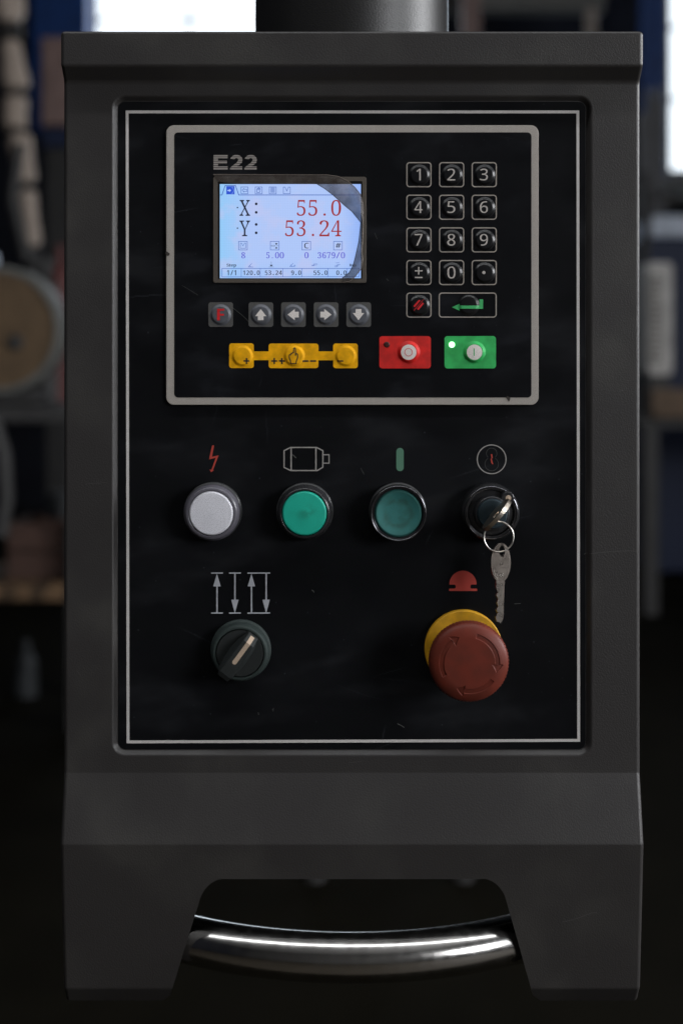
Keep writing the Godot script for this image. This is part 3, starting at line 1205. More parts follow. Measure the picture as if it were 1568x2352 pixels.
	for i in range(4, k):
		fe.append(grid[i][0] + Vector3(0, 0, 0.00015))
	for i in range(0, k):
		fo.append(grid[i][6])
	tube(g, fe, 0.00016, 6)
	obj("film_edge", g, M.film_edge, disp)
	g = Geo.new()
	tube(g, fo, 0.00018, 6)
	obj("film_lip", g, M.film_lip, disp)


func key(root: Node3D, called: String, px: float, py: float, z: float, m: Material, label: String, r := 25.0, h := 0.0010) -> MeshInstance3D:
	var g := Geo.new()
	dome(g, px, py, r, z, h)
	return obj(called, g, m, root, label)


func key_outline(o: Node, x0: float, y0: float, x1: float, y1: float, z: float) -> void:
	var g := Geo.new()
	line(g, round_list(x0, y0, x1, y1, 6.5), 2.5, z, true)
	obj("key_outline", g, M.outline, o)


func make_keys(root: Node3D, z: float) -> void:
	var xs := [961.5, 1036.5, 1111.3]
	var ys := [401.2, 476.0, 551.0, 626.0, 700.7]
	var h := 0.0010
	var zt := z + h * 1.10 + 0.00006
	var digits := "123456789"
	for i in 9:
		var x: float = xs[i % 3]
		var y: float = ys[i / 3]
		var o := key(root, "number_key", x + 0.8, y + 0.8, z, M.dome, "black key with a pale %s" % digits[i])
		key_outline(o, x - 27.6, y - 27.6, x + 27.6, y + 27.6, z)
		var g := Geo.new()
		var wd := 5.0 if i == 0 else 9.2
		write(g, digits[i], "Droid Sans", x - wd - 0.8, y - 13.8, x + wd - 0.8, y + 13.2, zt)
		obj("legend", g, M.print, o)
	# sign, zero, decimal point
	var o := key(root, "sign_key", xs[0] + 0.8, ys[3] + 0.8, z, M.dome, "black key with a plus over a minus")
	key_outline(o, xs[0] - 27.6, ys[3] - 27.6, xs[0] + 27.6, ys[3] + 27.6, z)
	var g := Geo.new()
	var x: float = xs[0] - 0.5
	var y: float = ys[3]
	line(g, [x - 8.7, y - 4, x + 8.7, y - 4], 2.8, zt)
	line(g, [x, y - 12.6, x, y + 4.6], 2.8, zt + 0.00003)
	line(g, [x - 8.7, y + 11.2, x + 8.7, y + 11.2], 2.8, zt)
	obj("legend", g, M.print, o)
	o = key(root, "number_key", xs[1] + 0.8, ys[3] + 0.8, z, M.dome, "black key with a pale 0")
	key_outline(o, xs[1] - 27.6, ys[3] - 27.6, xs[1] + 27.6, ys[3] + 27.6, z)
	g = Geo.new()
	write(g, "0", "Droid Sans", xs[1] - 9.6, ys[3] - 13.8, xs[1] + 8.8, ys[3] + 13.8, zt)
	obj("legend", g, M.print, o)
	o = key(root, "decimal_key", xs[2] + 0.8, ys[3] + 0.8, z, M.dome, "black key with a pale dot")
	key_outline(o, xs[2] - 27.6, ys[3] - 27.6, xs[2] + 27.6, ys[3] + 27.6, z)
	g = Geo.new()
	ink(g, circle_list(xs[2] - 0.8, ys[3], 3.7, 24), zt)
	obj("legend", g, M.print, o)
	# clear
	o = key(root, "clear_key", xs[0] + 0.8, ys[4] + 0.8, z, M.dome, "black key with slanted red bars")
	key_outline(o, xs[0] - 27.6, ys[4] - 27.6, xs[0] + 27.6, ys[4] + 27.6, z)
	var q := func(list: Array) -> Array: return zoomed(list, 845.25, 343.0, 0.2344)
	g = Geo.new()
	ink(g, q.call([497, 1473, 511, 1483, 455, 1547, 441, 1536]), zt)
	ink(g, q.call([532, 1500, 546, 1511, 491, 1575, 476, 1563]), zt)
	ink(g, q.call([540, 1470, 544, 1472, 449, 1580, 445, 1577]), zt)
	obj("legend", g, M.key_red, o)
	# enter
	o = key(root, "enter_key", 1075.5, 700.7, z, M.dome, "wide black key with a green return arrow", 25.0, 0.0007)
	key_outline(o, 1008.2, ys[4] - 27.6, 1138.6, ys[4] + 27.6, z)
	g = Geo.new()
	drape(g, q.call([820, 1547, 895, 1512, 895, 1531, 1088, 1531, 1088, 1470, 1124, 1470, 1124, 1562, 895, 1562, 895, 1582]), z, dome_at(1075.5, 700.7, 25, z, 0.0007))
	obj("legend", g, M.key_green, o)
	# grey function and arrow keys
	var kx := [507.0, 599.3, 673.8, 748.7, 823.5]
	for i in 5:
		x = kx[i]
		y = 722.6
		o = key(root, "function_key" if i == 0 else "arrow_key", x, y + 0.4, z + 0.00006, M.grey_dome, ["grey key with a red F", "grey key with an up arrow", "grey key with a left arrow", "grey key with a right arrow", "grey key with a down arrow"][i])
		plate_mesh("key_pad", o, x - 28.3, y - 28.3, x + 28.3, y + 28.3, 6, z - 0.0001, z + 0.00005, M.grey_pad, "", 0.00003)
		g = Geo.new()
		if i == 0:
			write(g, "F", "Droid Sans Bold", x - 8.2, y - 13.5, x + 8.4, y + 13.0, zt + 0.00006)
			obj("legend", g, M.key_red, o)
		else:
			var shape := [0, -12.8, 13, 3.6, 6.6, 3.6, 6.6, 12.8, -6.6, 12.8, -6.6, 3.6, -13, 3.6]
			var list := []
			for e in range(0, shape.size(), 2):
				var v := Vector2(shape[e], shape[e + 1]).rotated([0.0, 0.0, -PI / 2, PI / 2, PI][i])
				list.append(x - 0.5 + v.x)
				list.append(y + v.y)
			ink(g, list, zt + 0.00006)
			obj("legend", g, M.white_print, o)
	# yellow jog keys on one printed strip
	var j := func(list: Array) -> Array: return zoomed(list, 453.25, 661.5, 0.2656)
	var strip := Geo.new()
	var zy := z + 0.00005
	ink(strip, round_list(526.5, 788.6, 583, 845.4, 6), zy)
	ink(strip, round_list(617, 789, 731.2, 845.6, 6), zy)
	ink(strip, round_list(765, 789, 821.5, 845.8, 6), zy)
	ink(strip, [583, 807, 617, 807, 617, 827.2, 583, 827.2], zy)
	ink(strip, [731.2, 807, 765, 807, 765, 827.4, 731.2, 827.4], zy)
	obj("jog_strip", strip, M.yellow_pad, root, "yellow printed strip linking the three jog keys")
	var jx := [556.8, 675.8, 793.8]
	for i in 3:
		o = key(root, "jog_key", jx[i], 817.4, zy, M.yellow_pad, ["yellow key with a plus", "yellow key with a pointing hand", "yellow key with a minus"][i], 25.5, 0.0009)
		var hf := dome_at(jx[i], 817.4, 25.5, zy, 0.0009)
		g = Geo.new()
		if i == 0:
			drape(g, j.call([401, 624, 452, 624, 452, 637, 401, 637]), zy, hf)
			drape(g, j.call([420.5, 605, 433.5, 605, 433.5, 656, 420.5, 656]), zy + 0.00003, hf)
		elif i == 2:
			drape(g, j.call([1209, 625, 1261, 625, 1261, 638, 1209, 638]), zy, hf)
		else:
			for ox in [665.0, 731.0]:
				drape(g, j.call([ox - 26, 624, ox + 26, 624, ox + 26, 637, ox - 26, 637]), zy, hf)
				drape(g, j.call([ox - 6.5, 605, ox + 6.5, 605, ox + 6.5, 657, ox - 6.5, 657]), zy + 0.00003, hf)
			for ox in [935.0, 1001.0]:
				drape(g, j.call([ox - 26, 625, ox + 26, 625, ox + 26, 638, ox - 26, 638]), zy, hf)
			var hand := [808, 653, 855, 653, 855, 636, 868, 600, 868, 574, 860, 568, 852, 570, 849, 584, 848, 524, 841, 516, 834, 524, 832, 560, 824, 558, 819, 568, 811, 566, 806, 578, 798, 576, 794, 588, 796, 606, 808, 636]
			var hp := []
			for e in range(0, hand.size(), 2):
				hp.append(Vector2(hand[e], hand[e + 1]))
			for e in hp.size():
				var p0: Vector2 = hp[e]
				var p1: Vector2 = hp[(e + 1) % hp.size()]
				var dd := (p1 - p0).normalized() * 2.2
				var nn := Vector2(-dd.y, dd.x) * 1.9
				var quad := []
				for pp in [p0 - dd + nn, p1 + dd + nn, p1 + dd - nn, p0 - dd - nn]:
					quad.append(pp.x)
					quad.append(pp.y)
				drape(g, j.call(quad), zy + 0.00002 + 0.00001 * (e % 3), hf)
		obj("legend", g, M.ink_black, o)
	# stop and start
	for i in 2:
		var bx: float = [938.2, 1088.8][i]
		var x0: float = [870.8, 1020.2][i]
		o = key(root, ["stop_key", "start_key"][i], bx, 809, zy, [M.red_pad, M.green_pad][i], ["red key with a white disc and ring", "green key with a white disc and bar"][i], 26.5, 0.0016)
		plate_mesh("key_pad", o, x0, 772, x0 + 118, 846.2, 7, z - 0.0001, z + 0.00004, [M.red_pad, M.green_pad][i], "", 0.00003)
		var zk := zy + 0.0016 * 1.10 + 0.00018
		g = Geo.new()
		var flatc := circle_list(bx - 0.5, 809, 17.6, 40)
		drape(g, flatc, zy, dome_at(bx, 809, 26.5, zy, 0.0016), 0.001)
		obj("key_disc", g, M.white_print, o)
		g = Geo.new()
		if i == 0:
			line(g, circle_list(bx - 0.5, 809, 8.6, 32), 1.3, zk, true)
			obj("legend", g, M.key_red, o)
		else:
			line(g, [bx - 0.7, 800.2, bx - 0.7, 817.6], 2.4, zk)
			obj("legend", g, M.key_green, o)
		g = Geo.new()
		var lx: float = [887.8, 1037.0][i]
		dome(g, lx, 791.6, 7.0, z + 0.00005, 0.0006)
		obj("lamp", g, [M.lamp_off, M.lamp_on][i], o, ["unlit lamp", "lit green lamp"][i])


# ---------------------------------------------------------------- switches
func make_buttons(root: Node3D) -> void:
	# white indicator with a clear collar
	var zf := 0.013
	for i in 3:
		var c: Vector3 = P([485.0, 698.8, 914.6][i], 1179.5, zf)
		c.z = 0.0
		var g := Geo.new()
		var R: float = L([64.5, 63.0, 63.5][i], zf)
		var ri: float = L([51.5, 52.0, 56.0][i], zf)
		if i < 2:
			lathe(g, c, [Vector2(ri, zf - 0.0012), Vector2(ri + 0.0002, zf - 0.0002), Vector2(R - 0.0012, zf - 0.0006), Vector2(R, zf - 0.003), Vector2(R, 0.0016), Vector2(R + 0.0006, 0.0012), Vector2(R + 0.0006, 0.0)], [0, 0.0004, 0.0012, 0.0015, 0, 0.0003, 0], 64)
		else:
			lathe(g, c, [Vector2(ri, zf - 0.004), Vector2(ri, zf), Vector2(R - 0.0004, zf), Vector2(R, zf - 0.0005), Vector2(R, 0.0016), Vector2(R + 0.0006, 0.0012), Vector2(R + 0.0006, 0.0)], [0, 0.0003, 0.0004, 0.0005, 0, 0.0003, 0], 64)
		var o := obj(["indicator_lamp", "push_button", "push_button"][i], g, [M.clear_ring, M.black_gloss, M.chrome_black][i], root, ["white round indicator in a clear collar", "bright green push button in a black collar", "worn dark green push button in a thin bright collar"][i])
		g = Geo.new()
		if i < 2:
			lathe(g, c, [Vector2(0.00001, zf + 0.0006), Vector2(ri - 0.0006, zf + 0.0003), Vector2(ri - 0.0001, zf - 0.001), Vector2(ri - 0.0001, zf - 0.003)], [0, 0.0009, 0.0003, 0], 64)
		else:
			lathe(g, c, [Vector2(0.00001, zf - 0.0022), Vector2(ri * 0.55, zf - 0.0019), Vector2(ri - 0.0011, zf - 0.0004), Vector2(ri - 0.0002, zf - 0.0014), Vector2(ri - 0.0002, zf - 0.004)], [0, 0.02, 0.0007, 0.0003, 0], 64)
		obj("button_cap", g, [M.white_cap, M.green_cap, M.worn_cap][i], o)
		if i == 2:
			g = Geo.new()
			var rim := []
			for k in 64:
				rim.append(c + Vector3(cos(TAU * k / 64) * (R - 0.0003), sin(TAU * k / 64) * (R - 0.0003), zf - 0.0002))
			tube(g, rim, 0.0004, 8, true)
			obj("bright_rim", g, M.chrome_rim, o)
		g = Geo.new()
		lathe(g, c, [Vector2(R + 0.0001, 0.0042), Vector2(R + 0.0007, 0.0036), Vector2(R + 0.0007, 0.0)], [0, 0.0004, 0], 64)
		obj("gasket", g, M.ring_grey, o)


func make_key_switch(root: Node3D) -> void:
	var zf := 0.011
	var c := P(1127.6, 1178, zf)
	c.z = 0.0
	var R := L(66, zf)
	var g := Geo.new()
	lathe(g, c, [Vector2(R * 0.80, zf - 0.004), Vector2(R * 0.80, zf), Vector2(R * 0.90, zf + 0.0004), Vector2(R, zf - 0.0018), Vector2(R, 0.0)], [0, 0.0004, 0.0008, 0.0008, 0], 64)
	var o := obj("key_switch", g, M.dark_chrome, root, "black key switch with a key in it")
	g = Geo.new()
	lathe(g, c, [Vector2(0.0045, zf + 0.005), Vector2(R * 0.60, zf + 0.0045), Vector2(R * 0.62, zf - 0.001), Vector2(R * 0.79, zf - 0.0014), Vector2(R * 0.79, zf - 0.004)], [0, 0.0008, 0.0006, 0.0003, 0], 48)
	obj("lock_body", g, M.black_gloss, o)
	g = Geo.new()
	var rim := []
	for k in 64:
		rim.append(c + Vector3(cos(TAU * k / 64) * R * 0.905, sin(TAU * k / 64) * R * 0.905, zf + 0.0002))
	tube(g, rim, 0.00045, 8, true)
	obj("bright_rim", g, M.chrome_rim, o)
	g = Geo.new()
	lathe(g, c, [Vector2(0.00001, zf + 0.0062), Vector2(R * 0.50, zf + 0.0060), Vector2(R * 0.54, zf + 0.004)], [0, 0.0006, 0], 32)
	obj("lock_face", g, M.lock_blue, o)
	# pointer lug with its rivet
	var a := P(1165, 1144, zf + 0.003)
	g = Geo.new()
	lathe(g, Vector3(a.x, a.y, zf - 0.001), [Vector2(0.00001, 0.0045), Vector2(0.0033, 0.0043), Vector2(0.0036, 0.0)], [0, 0.0006, 0], 24)
	obj("pointer_lug", g, M.black_gloss, o)
	g = Geo.new()
	lathe(g, Vector3(a.x + 0.0003, a.y, zf + 0.0034), [Vector2(0.00001, 0.0006), Vector2(0.0006, 0.0005), Vector2(0.0007, 0.0002), Vector2(0.0014, 0.0003), Vector2(0.0015, -0.0002)], [0, 0.0002, 0.0001, 0.0002, 0], 20)
	obj("rivet", g, M.pointer, o)


func key_outline_poly(bow_a: float, bow_b: float, neck: float, blade_w: float, blade_l: float, teeth: bool) -> PackedVector2Array:
	# bow centred on the origin, blade downwards
	var out := PackedVector2Array()
	var half := blade_w / 2
	var a0 := asin(half / bow_a)
	for i in 41:
		var a := lerpf(-PI / 2 + a0, PI * 1.5 - a0, i / 40.0)
		out.append(Vector2(bow_a * cos(a), bow_b * sin(a)))
	var y := -bow_b
	out.append(Vector2(-half, y - neck))
	if teeth:
		var cut := [0.0, 0.22, 0.05, 0.30, 0.16, 0.34, 0.12, 0.28, 0.06, 0.18]
		for i in cut.size():
			out.append(Vector2(-half + blade_w * cut[i], y - neck - (blade_l - neck) * (i + 0.5) / cut.size()))
	out.append(Vector2(-half * 0.55, y - blade_l))
	out.append(Vector2(half * 0.6, y - blade_l))
	out.append(Vector2(half, y - blade_l + half))
	return out


func key_solid(g: Geo, outline: PackedVector2Array, hole: PackedVector2Array, t: float) -> void:
	for s in [-1.0, 1.0]:
		# the hole is joined to the rim by splitting the outline in a left and a right half
		for side in [-1.0, 1.0]:
			var big := 1.0
			var half := PackedVector2Array([Vector2(0, -big), Vector2(side * big, -big), Vector2(side * big, big), Vector2(0, big)])
			for piece in overlap(outline, half):
				for rest in minus(piece, hole):
					if Geometry2D.is_polygon_clockwise(rest):
						continue
					var idx := cut_up(rest)
					for i in range(0, idx.size(), 3):
						var q := []
						for e in 3:
							q.append(Vector3(rest[idx[i + e]].x, rest[idx[i + e]].y, s * t / 2))
						var f := Vector3(0, 0, s)
						g.tri(q[0], q[1], q[2], f, f, f)
	for e in [[outline, 1.0], [hole, -1.0]]:
		var p: PackedVector2Array = e[0]
		for i in p.size():
			var a := p[i]
			var b := p[(i + 1) % p.size()]
			var nn := Vector3((b - a).y, -(b - a).x, 0).normalized()
			if Geometry2D.is_polygon_clockwise(p):
				nn = -nn
			nn *= e[1]
			g.flat(Vector3(a.x, a.y, -t / 2), Vector3(b.x, b.y, -t / 2), Vector3(b.x, b.y, t / 2), Vector3(a.x, a.y, t / 2), nn)


func oval(cx: float, cy: float, a: float, b: float, n := 24) -> PackedVector2Array:
	var out := PackedVector2Array()
	for i in n:
		out.append(Vector2(cx + a * cos(TAU * i / n), cy + b * sin(TAU * i / n)))
	return out


func make_key_set() -> void:
	# the key in the lock: its bow sticks out towards the viewer, seen almost on edge
	var zf := 0.0165
	var c := P(1135, 1176, zf)
	var g := Geo.new()
	var outline := key_outline_poly(0.0098, 0.0072, 0.002, 0.006, 0.012, false)
	key_solid(g, outline, oval(0, 0.0028, 0.0022, 0.0018, 16), 0.0021)
	# local: blade along -y; turn so that the blade points into the lock (-z), the bow's width along the slanted slot
	var along := Vector3(0.655, 0.755, 0.0)             # the slot direction on the face
	var out_ := Vector3(0.02, -0.05, 0.99).normalized()
	along = (along - out_ * along.dot(out_)).normalized()
	var bas := Basis(along, out_, along.cross(out_))
	g.move(Transform3D(bas, Vector3(c.x, c.y, zf) + out_ * 0.0092))
	var o := obj("lock_key", g, M.lock_key)
	tag(o, "worn metal key stuck in the black key switch, seen nearly edge on", "key")
	# split ring
	var rc := P(1144.5, 1233, 0.0235)
	g = Geo.new()
	var axis := Vector3(0.12, 0.10, 1).normalized()
	var u := axis.cross(Vector3.UP).normalized()
	var w := axis.cross(u)
	var path := []
	for i in 97:
		var a := TAU * i / 48.0
		path.append(rc + (u * cos(a) + w * sin(a)) * 0.0075 + axis * 0.0009 * (i / 96.0 - 0.5))
	tube(g, path, 0.00042, 10)
	o = obj("key_ring", g, M.steel)
	tag(o, "steel split ring linking the lock key and the hanging key", "key ring")
	# hanging key
	var hk := thing("hanging_key", P(1149, 1420, 0.012), "flat metal key hanging from the split ring above the emergency stop", "key")
	var kc := P(1148.5, 1292, 0.0185)
	g = Geo.new()
	outline = key_outline_poly(0.0051, 0.0098, 0.0022, 0.0043, 0.0196, true)
	key_solid(g, outline, oval(0.0004, 0.0056, 0.0015, 0.0029, 20), 0.0019)
	var bas2 := Basis(Vector3.UP, deg_to_rad(11)) * Basis(Vector3.RIGHT, deg_to_rad(-7)) * Basis(Vector3.BACK, deg_to_rad(-4))
	var tf := Transform3D(bas2, kc)
	g.move(tf)
	obj("blank", g, M.key_metal, hk)
	g = Geo.new()
	# raised rim on the bow, stamped figures, milled groove
	var rimp := []
	for i in 40:
		rimp.append(Vector3(0.0041 * cos(TAU * i / 40), 0.0089 * sin(TAU * i / 40), 0.00098))
	tube(g, rimp, 0.00012, 6, true)
	for i in 13:
		var yy := 0.0034 - i * 0.00062
		var xw := 0.0038 * sqrt(maxf(0.05, 1.0 - pow(yy / 0.0092, 2)))
		var g2 := Geo.new()
		tube(g2, [Vector3(-xw, yy - 0.0005, 0.00096), Vector3(xw, yy + 0.0009 if i < 9 else yy - 0.0002, 0.00096)], 0.00008, 5)
		if i < 10:
			g.add(g2)
	g.move(tf)
	obj("bow_relief", g, M.key_metal, hk)
	g = Geo.new()
	box(g, Vector3(0.0003, -0.0300, 0.00094), Vector3(0.0009, -0.0105, 0.00102), 0.0)
	g.move(tf)
	obj("blade_groove", g, M.grille, hk)
	g = Geo.new()
	var strokes := [[-0.0020, -0.0064, -0.0014, -0.0064], [-0.0014, -0.0064, -0.0020, -0.0078], [-0.0020, -0.0078, -0.0013, -0.0076], [-0.0005, -0.0060, 0.0001, -0.0059], [-0.0005, -0.0060, -0.0005, -0.0068], [-0.0005, -0.0067, 0.0001, -0.0068], [0.0001, -0.0068, -0.0003, -0.0075], [0.0009, -0.0055, 0.0015, -0.0053], [0.0009, -0.0055, 0.0009, -0.0063], [0.0009, -0.0062, 0.0015, -0.0063], [0.0015, -0.0063, 0.0011, -0.0071]]
	for s in strokes:
		tube(g, [Vector3(s[0], s[1], 0.00098), Vector3(s[2], s[3], 0.00098)], 0.00009, 5)
	g.move(tf)
	obj("stamped_number", g, M.steel, hk)


func make_selector(root: Node3D) -> void:
	var zf := 0.010
	var c := P(550.5, 1501, zf)
	c.z = 0.0
	var R := L(65.0, zf)
	var ri := L(55.5, zf)
	var g := Geo.new()
	lathe(g, c, [Vector2(ri + 0.0001, zf - 0.003), Vector2(ri + 0.0001, zf), Vector2(R - 0.0008, zf), Vector2(R, zf - 0.0014), Vector2(R + 0.0003, 0.002), Vector2(R + 0.0012, 0.0014), Vector2(R + 0.0012, 0.0)], [0, 0.0002, 0.0006, 0.0006, 0, 0.0004, 0], 64)
	var o := obj("selector_switch", g, M.knob_ring, root, "black rotary selector with a cream pointer turned to the right")
	# turning knob: disc with a tapered grip bar across it
	g = Geo.new()
	lathe(g, c, [Vector2(0.00001, zf - 0.0006), Vector2(ri - 0.0003, zf - 0.0004), Vector2(ri - 0.0002, zf - 0.003)], [0, 0.0004, 0], 64)
	obj("knob_disc", g, M.knob, o)
	g = Geo.new()
	var dir := deg_to_rad(53.5)
	var d := Vector2(cos(dir), sin(dir))
	var e := Vector2(-d.y, d.x)
	var zt := zf + 0.0088
	# cross section stations along the bar: [along, half width at foot, half width at top, top height]
	var st := [[-ri - 0.0012, 0.0034, 0.0026, zt - 0.0012], [-ri * 0.9, 0.0046, 0.0031, zt - 0.0002], [-ri * 0.45, 0.0054, 0.0031, zt], [0.0, 0.0056, 0.0031, zt], [ri * 0.45, 0.0050, 0.0029, zt], [ri * 0.68, 0.0040, 0.0026, zt], [ri * 0.97, 0.0030, 0.0023, zt - 0.0050]]
	var rings := []
	for s in st:
		var row := []
		var foot := zf - 0.0006
		for q in [[-s[1], foot], [-s[2] - 0.0004, s[3] - 0.0004], [-s[2], s[3]], [s[2], s[3]], [s[2] + 0.0004, s[3] - 0.0004], [s[1], foot]]:
			var p2: Vector2 = d * s[0] + e * q[0]
			row.append(c + Vector3(p2.x, p2.y, q[1]))
		rings.append(row)
	for i in rings.size() - 1:
		for k in 5:
			var a: Vector3 = rings[i][k]
			var b: Vector3 = rings[i + 1][k]
			var b2: Vector3 = rings[i + 1][k + 1]
			var a2: Vector3 = rings[i][k + 1]
			var nn := (b - a).cross(a2 - a).normalized()
			var mid := (a + b2) / 2 - (c + Vector3(0, 0, zf - 0.004))
			var ax := Vector3(d.x, d.y, 0)
			mid -= ax * mid.dot(ax)
			if nn.dot(mid) < 0:
				nn = -nn
			g.flat(a, b, b2, a2, nn)
	for i in [0, rings.size() - 1]:
		var nn := Vector3(d.x, d.y, 0.2) * (-1.0 if i == 0 else 1.0)
		for k in range(1, 5):
			g.tri(rings[i][0], rings[i][k], rings[i][k + 1], nn, nn, nn)
	obj("grip_bar", g, M.knob, o)
	# cream pointer inlaid in the bar
	g = Geo.new()
	var pw := 0.00115
	var stn := [[-ri * 0.26, zt + 0.00012], [ri * 0.685, zt + 0.00012], [ri * 0.95, zt - 0.0045 + 0.00012]]
	for i in 2:
		var a2: Vector2 = d * stn[i][0]
		var b2: Vector2 = d * stn[i + 1][0]
		var n3 := Vector3.BACK if i == 0 else Vector3(d.x * 0.75, d.y * 0.75, 0.65).normalized()
		var o1 := Vector2(e.x, e.y) * pw
		g.flat(c + Vector3(a2.x + o1.x, a2.y + o1.y, stn[i][1]), c + Vector3(b2.x + o1.x, b2.y + o1.y, stn[i + 1][1]), c + Vector3(b2.x - o1.x, b2.y - o1.y, stn[i + 1][1]), c + Vector3(a2.x - o1.x, a2.y - o1.y, stn[i][1]), n3)
	var cap := PackedVector2Array()
	for i in 13:
		var a := dir + PI / 2 + PI * i / 12.0
		cap.append(Vector2(cos(a), sin(a)) * pw)
	var c2: Vector2 = d * stn[0][0]
	fill(g, cap, c + Vector3(c2.x, c2.y, stn[0][1]))
	obj("pointer_mark", g, M.pointer, o)


func make_emergency_stop(root: Node3D) -> void:
	var zy := 0.004
	var c := P(1064.8, 1492.3, zy)
	c.z = 0.0
	var ry := L(89.8, zy)
	var g := Geo.new()
	lathe(g, c, [Vector2(0.006, zy), Vector2(ry - 0.0004, zy), Vector2(ry, zy - 0.0004), Vector2(ry, 0.0)], [0, 0.0004, 0.0003, 0], 72)
	var o := obj("emergency_stop", g, M.yellow_ring, root, "faded red mushroom button over a yellow disc")
	# stem and head with a knurled rim
	var zh := 0.0345
	var rh := L(91.3, zh)
	g = Geo.new()
	lathe(g, c, [Vector2(0.011, zh - 0.012), Vector2(0.0105, zy)], [0, 0], 36)
	obj("stem", g, M.black_gloss, o)
	g = Geo.new()
	var shaft := rh * 0.056
	var rm := rh * 0.70
	var arrows := [[76.0, -18.0], [207.0, 112.0], [-37.0, -117.0]]
	var hf := func(r: float, a: float) -> float:
		var t := clampf((r - rh * 0.62) / (rh * 0.375), 0, 1)
		var h: float = zh + 0.0034 - 0.0004 * r / rh - 0.0042 * (1.0 - sqrt(maxf(0.0, 1.0 - t * t * 0.97)))
		var best := -1.0
		for e in arrows:
			var arc: float = deg_to_rad(e[0] - e[1]) * rm
			var u: float = wrapf(deg_to_rad(e[0]) - a, -0.3, TAU - 0.3) * rm
			var v := absf(r - rm)
			var hl := shaft * 3.4
			best = maxf(best, minf(minf(u, arc - hl - u), shaft - v))
			var w := arc - u
			best = maxf(best, minf(hl - w, (w * shaft * 2.5 / hl - v) * 0.80))
		return h - 0.00060 * smoothstep(-0.00012, 0.00016, best)
	var nr := 96
	var na := 400
	var grid := []
	var norms := []
	for i in nr + 1:
		var row := PackedVector3Array()
		var nrow := PackedVector3Array()
		var r: float = rh * 0.985 * (1.0 - pow(1.0 - i / float(nr), 1.25)) + 0.00002
		for j in na:
			var a := TAU * j / na
			var h: float = hf.call(r, a)
			var e := 0.00006
			var dr: float = (hf.call(minf(r + e, rh * 0.985), a) - hf.call(maxf(r - e, 0.00001), a)) / (2 * e)
			var da: float = (hf.call(r, a + e / maxf(r, 0.002)) - hf.call(r, a - e / maxf(r, 0.002))) / (2 * e) if r > 0.004 else 0.0
			row.append(c + Vector3(cos(a) * r, sin(a) * r, h))
			nrow.append(Vector3(-dr * cos(a) + da * sin(a), -dr * sin(a) - da * cos(a), 1).normalized())
		grid.append(row)
		norms.append(nrow)
	for i in nr:
		for j in na:
			var k := (j + 1) % na
			g.quad(grid[i][j], grid[i + 1][j], grid[i + 1][k], grid[i][k], norms[i][j], norms[i + 1][j], norms[i + 1][k], norms[i][k])
	var cogs := []
	var nc := 72
	for i in nc * 4:
		var a := TAU * i / (nc * 4)
		var bump: float = [0.0, 0.00028, 0.00040, 0.00028][i % 4]
		cogs.append([Vector2(cos(a), sin(a)) * bump, Vector2(cos(a), sin(a))])
	sweep(g, cogs, rounded([Vector2(rh * 0.975, float(hf.call(rh * 0.985, 0.0)) - 0.0001), Vector2(rh * 0.992, zh - 0.0014), Vector2(rh * 0.992, zh - 0.0060), Vector2(rh * 0.93, zh - 0.0075), Vector2(0.011, zh - 0.012)], [0, 0.0004, 0.0005, 0.0006, 0], 3), c)
	obj("mushroom_head", g, M.red_head, o)


func make_pendant() -> void:
	var root := thing("control_pendant", P(808, 2300, 0), "dark grey hanging control box with display, keypad, switches and chrome handle", "control panel")
	make_housing(root)
	make_face_plate(root)
	make_controller(root)
	make_buttons(root)
	make_key_switch(root)
	make_selector(root)
	make_emergency_stop(root)
	var g := Geo.new()
	line(g, [1285, 2106, 1310, 2100, 1330, 2093, 1352, 2084, 1365, 2084], 0.6, 0.0)
	for i in g.v.size():
		var yy := g.v[i].y
		var t := (P(0, 1940, 0.0115).y - yy) / (P(0, 1940, 0.0115).y - P(0, 2275, 0.0025).y)
		g.v[i].z = lerpf(0.0115, 0.0025, t) + 0.0001
	obj("scratch", g, M.scratch, root)
	for e in [[[196, 1112, 214, 1110, 232, 1111], 0.5], [[220, 1107, 246, 1109], 0.4], [[1352, 1272, 1388, 1268, 1440, 1265, 1468, 1266], 0.6], [[1362, 640, 1369, 655, 1371, 668], 0.4], [[176, 1540, 187, 1552], 0.5], [[800, 1752, 830, 1749], 0.5], [[1420, 900, 1431, 896], 0.5]]:
		g = Geo.new()
		line(g, e[0], e[1], 0.00206)
		obj("scratch", g, M.scratch, root)
	make_key_set()


# ---------------------------------------------------------------- the workshop behind
func wall_with_holes(g: Geo, z0: float, z1: float, x0: float, x1: float, y1: float, holes: Array) -> void:
	# holes: [x0, y0, x1, y1] sorted by x, not overlapping
	var x := x0
	for h in holes:
		box(g, Vector3(x, 0, z0), Vector3(h[0], y1, z1))
		box(g, Vector3(h[0], 0, z0), Vector3(h[2], h[1], z1))
		box(g, Vector3(h[0], h[3], z0), Vector3(h[2], y1, z1))
		x = h[2]
	box(g, Vector3(x, 0, z0), Vector3(x1, y1, z1))


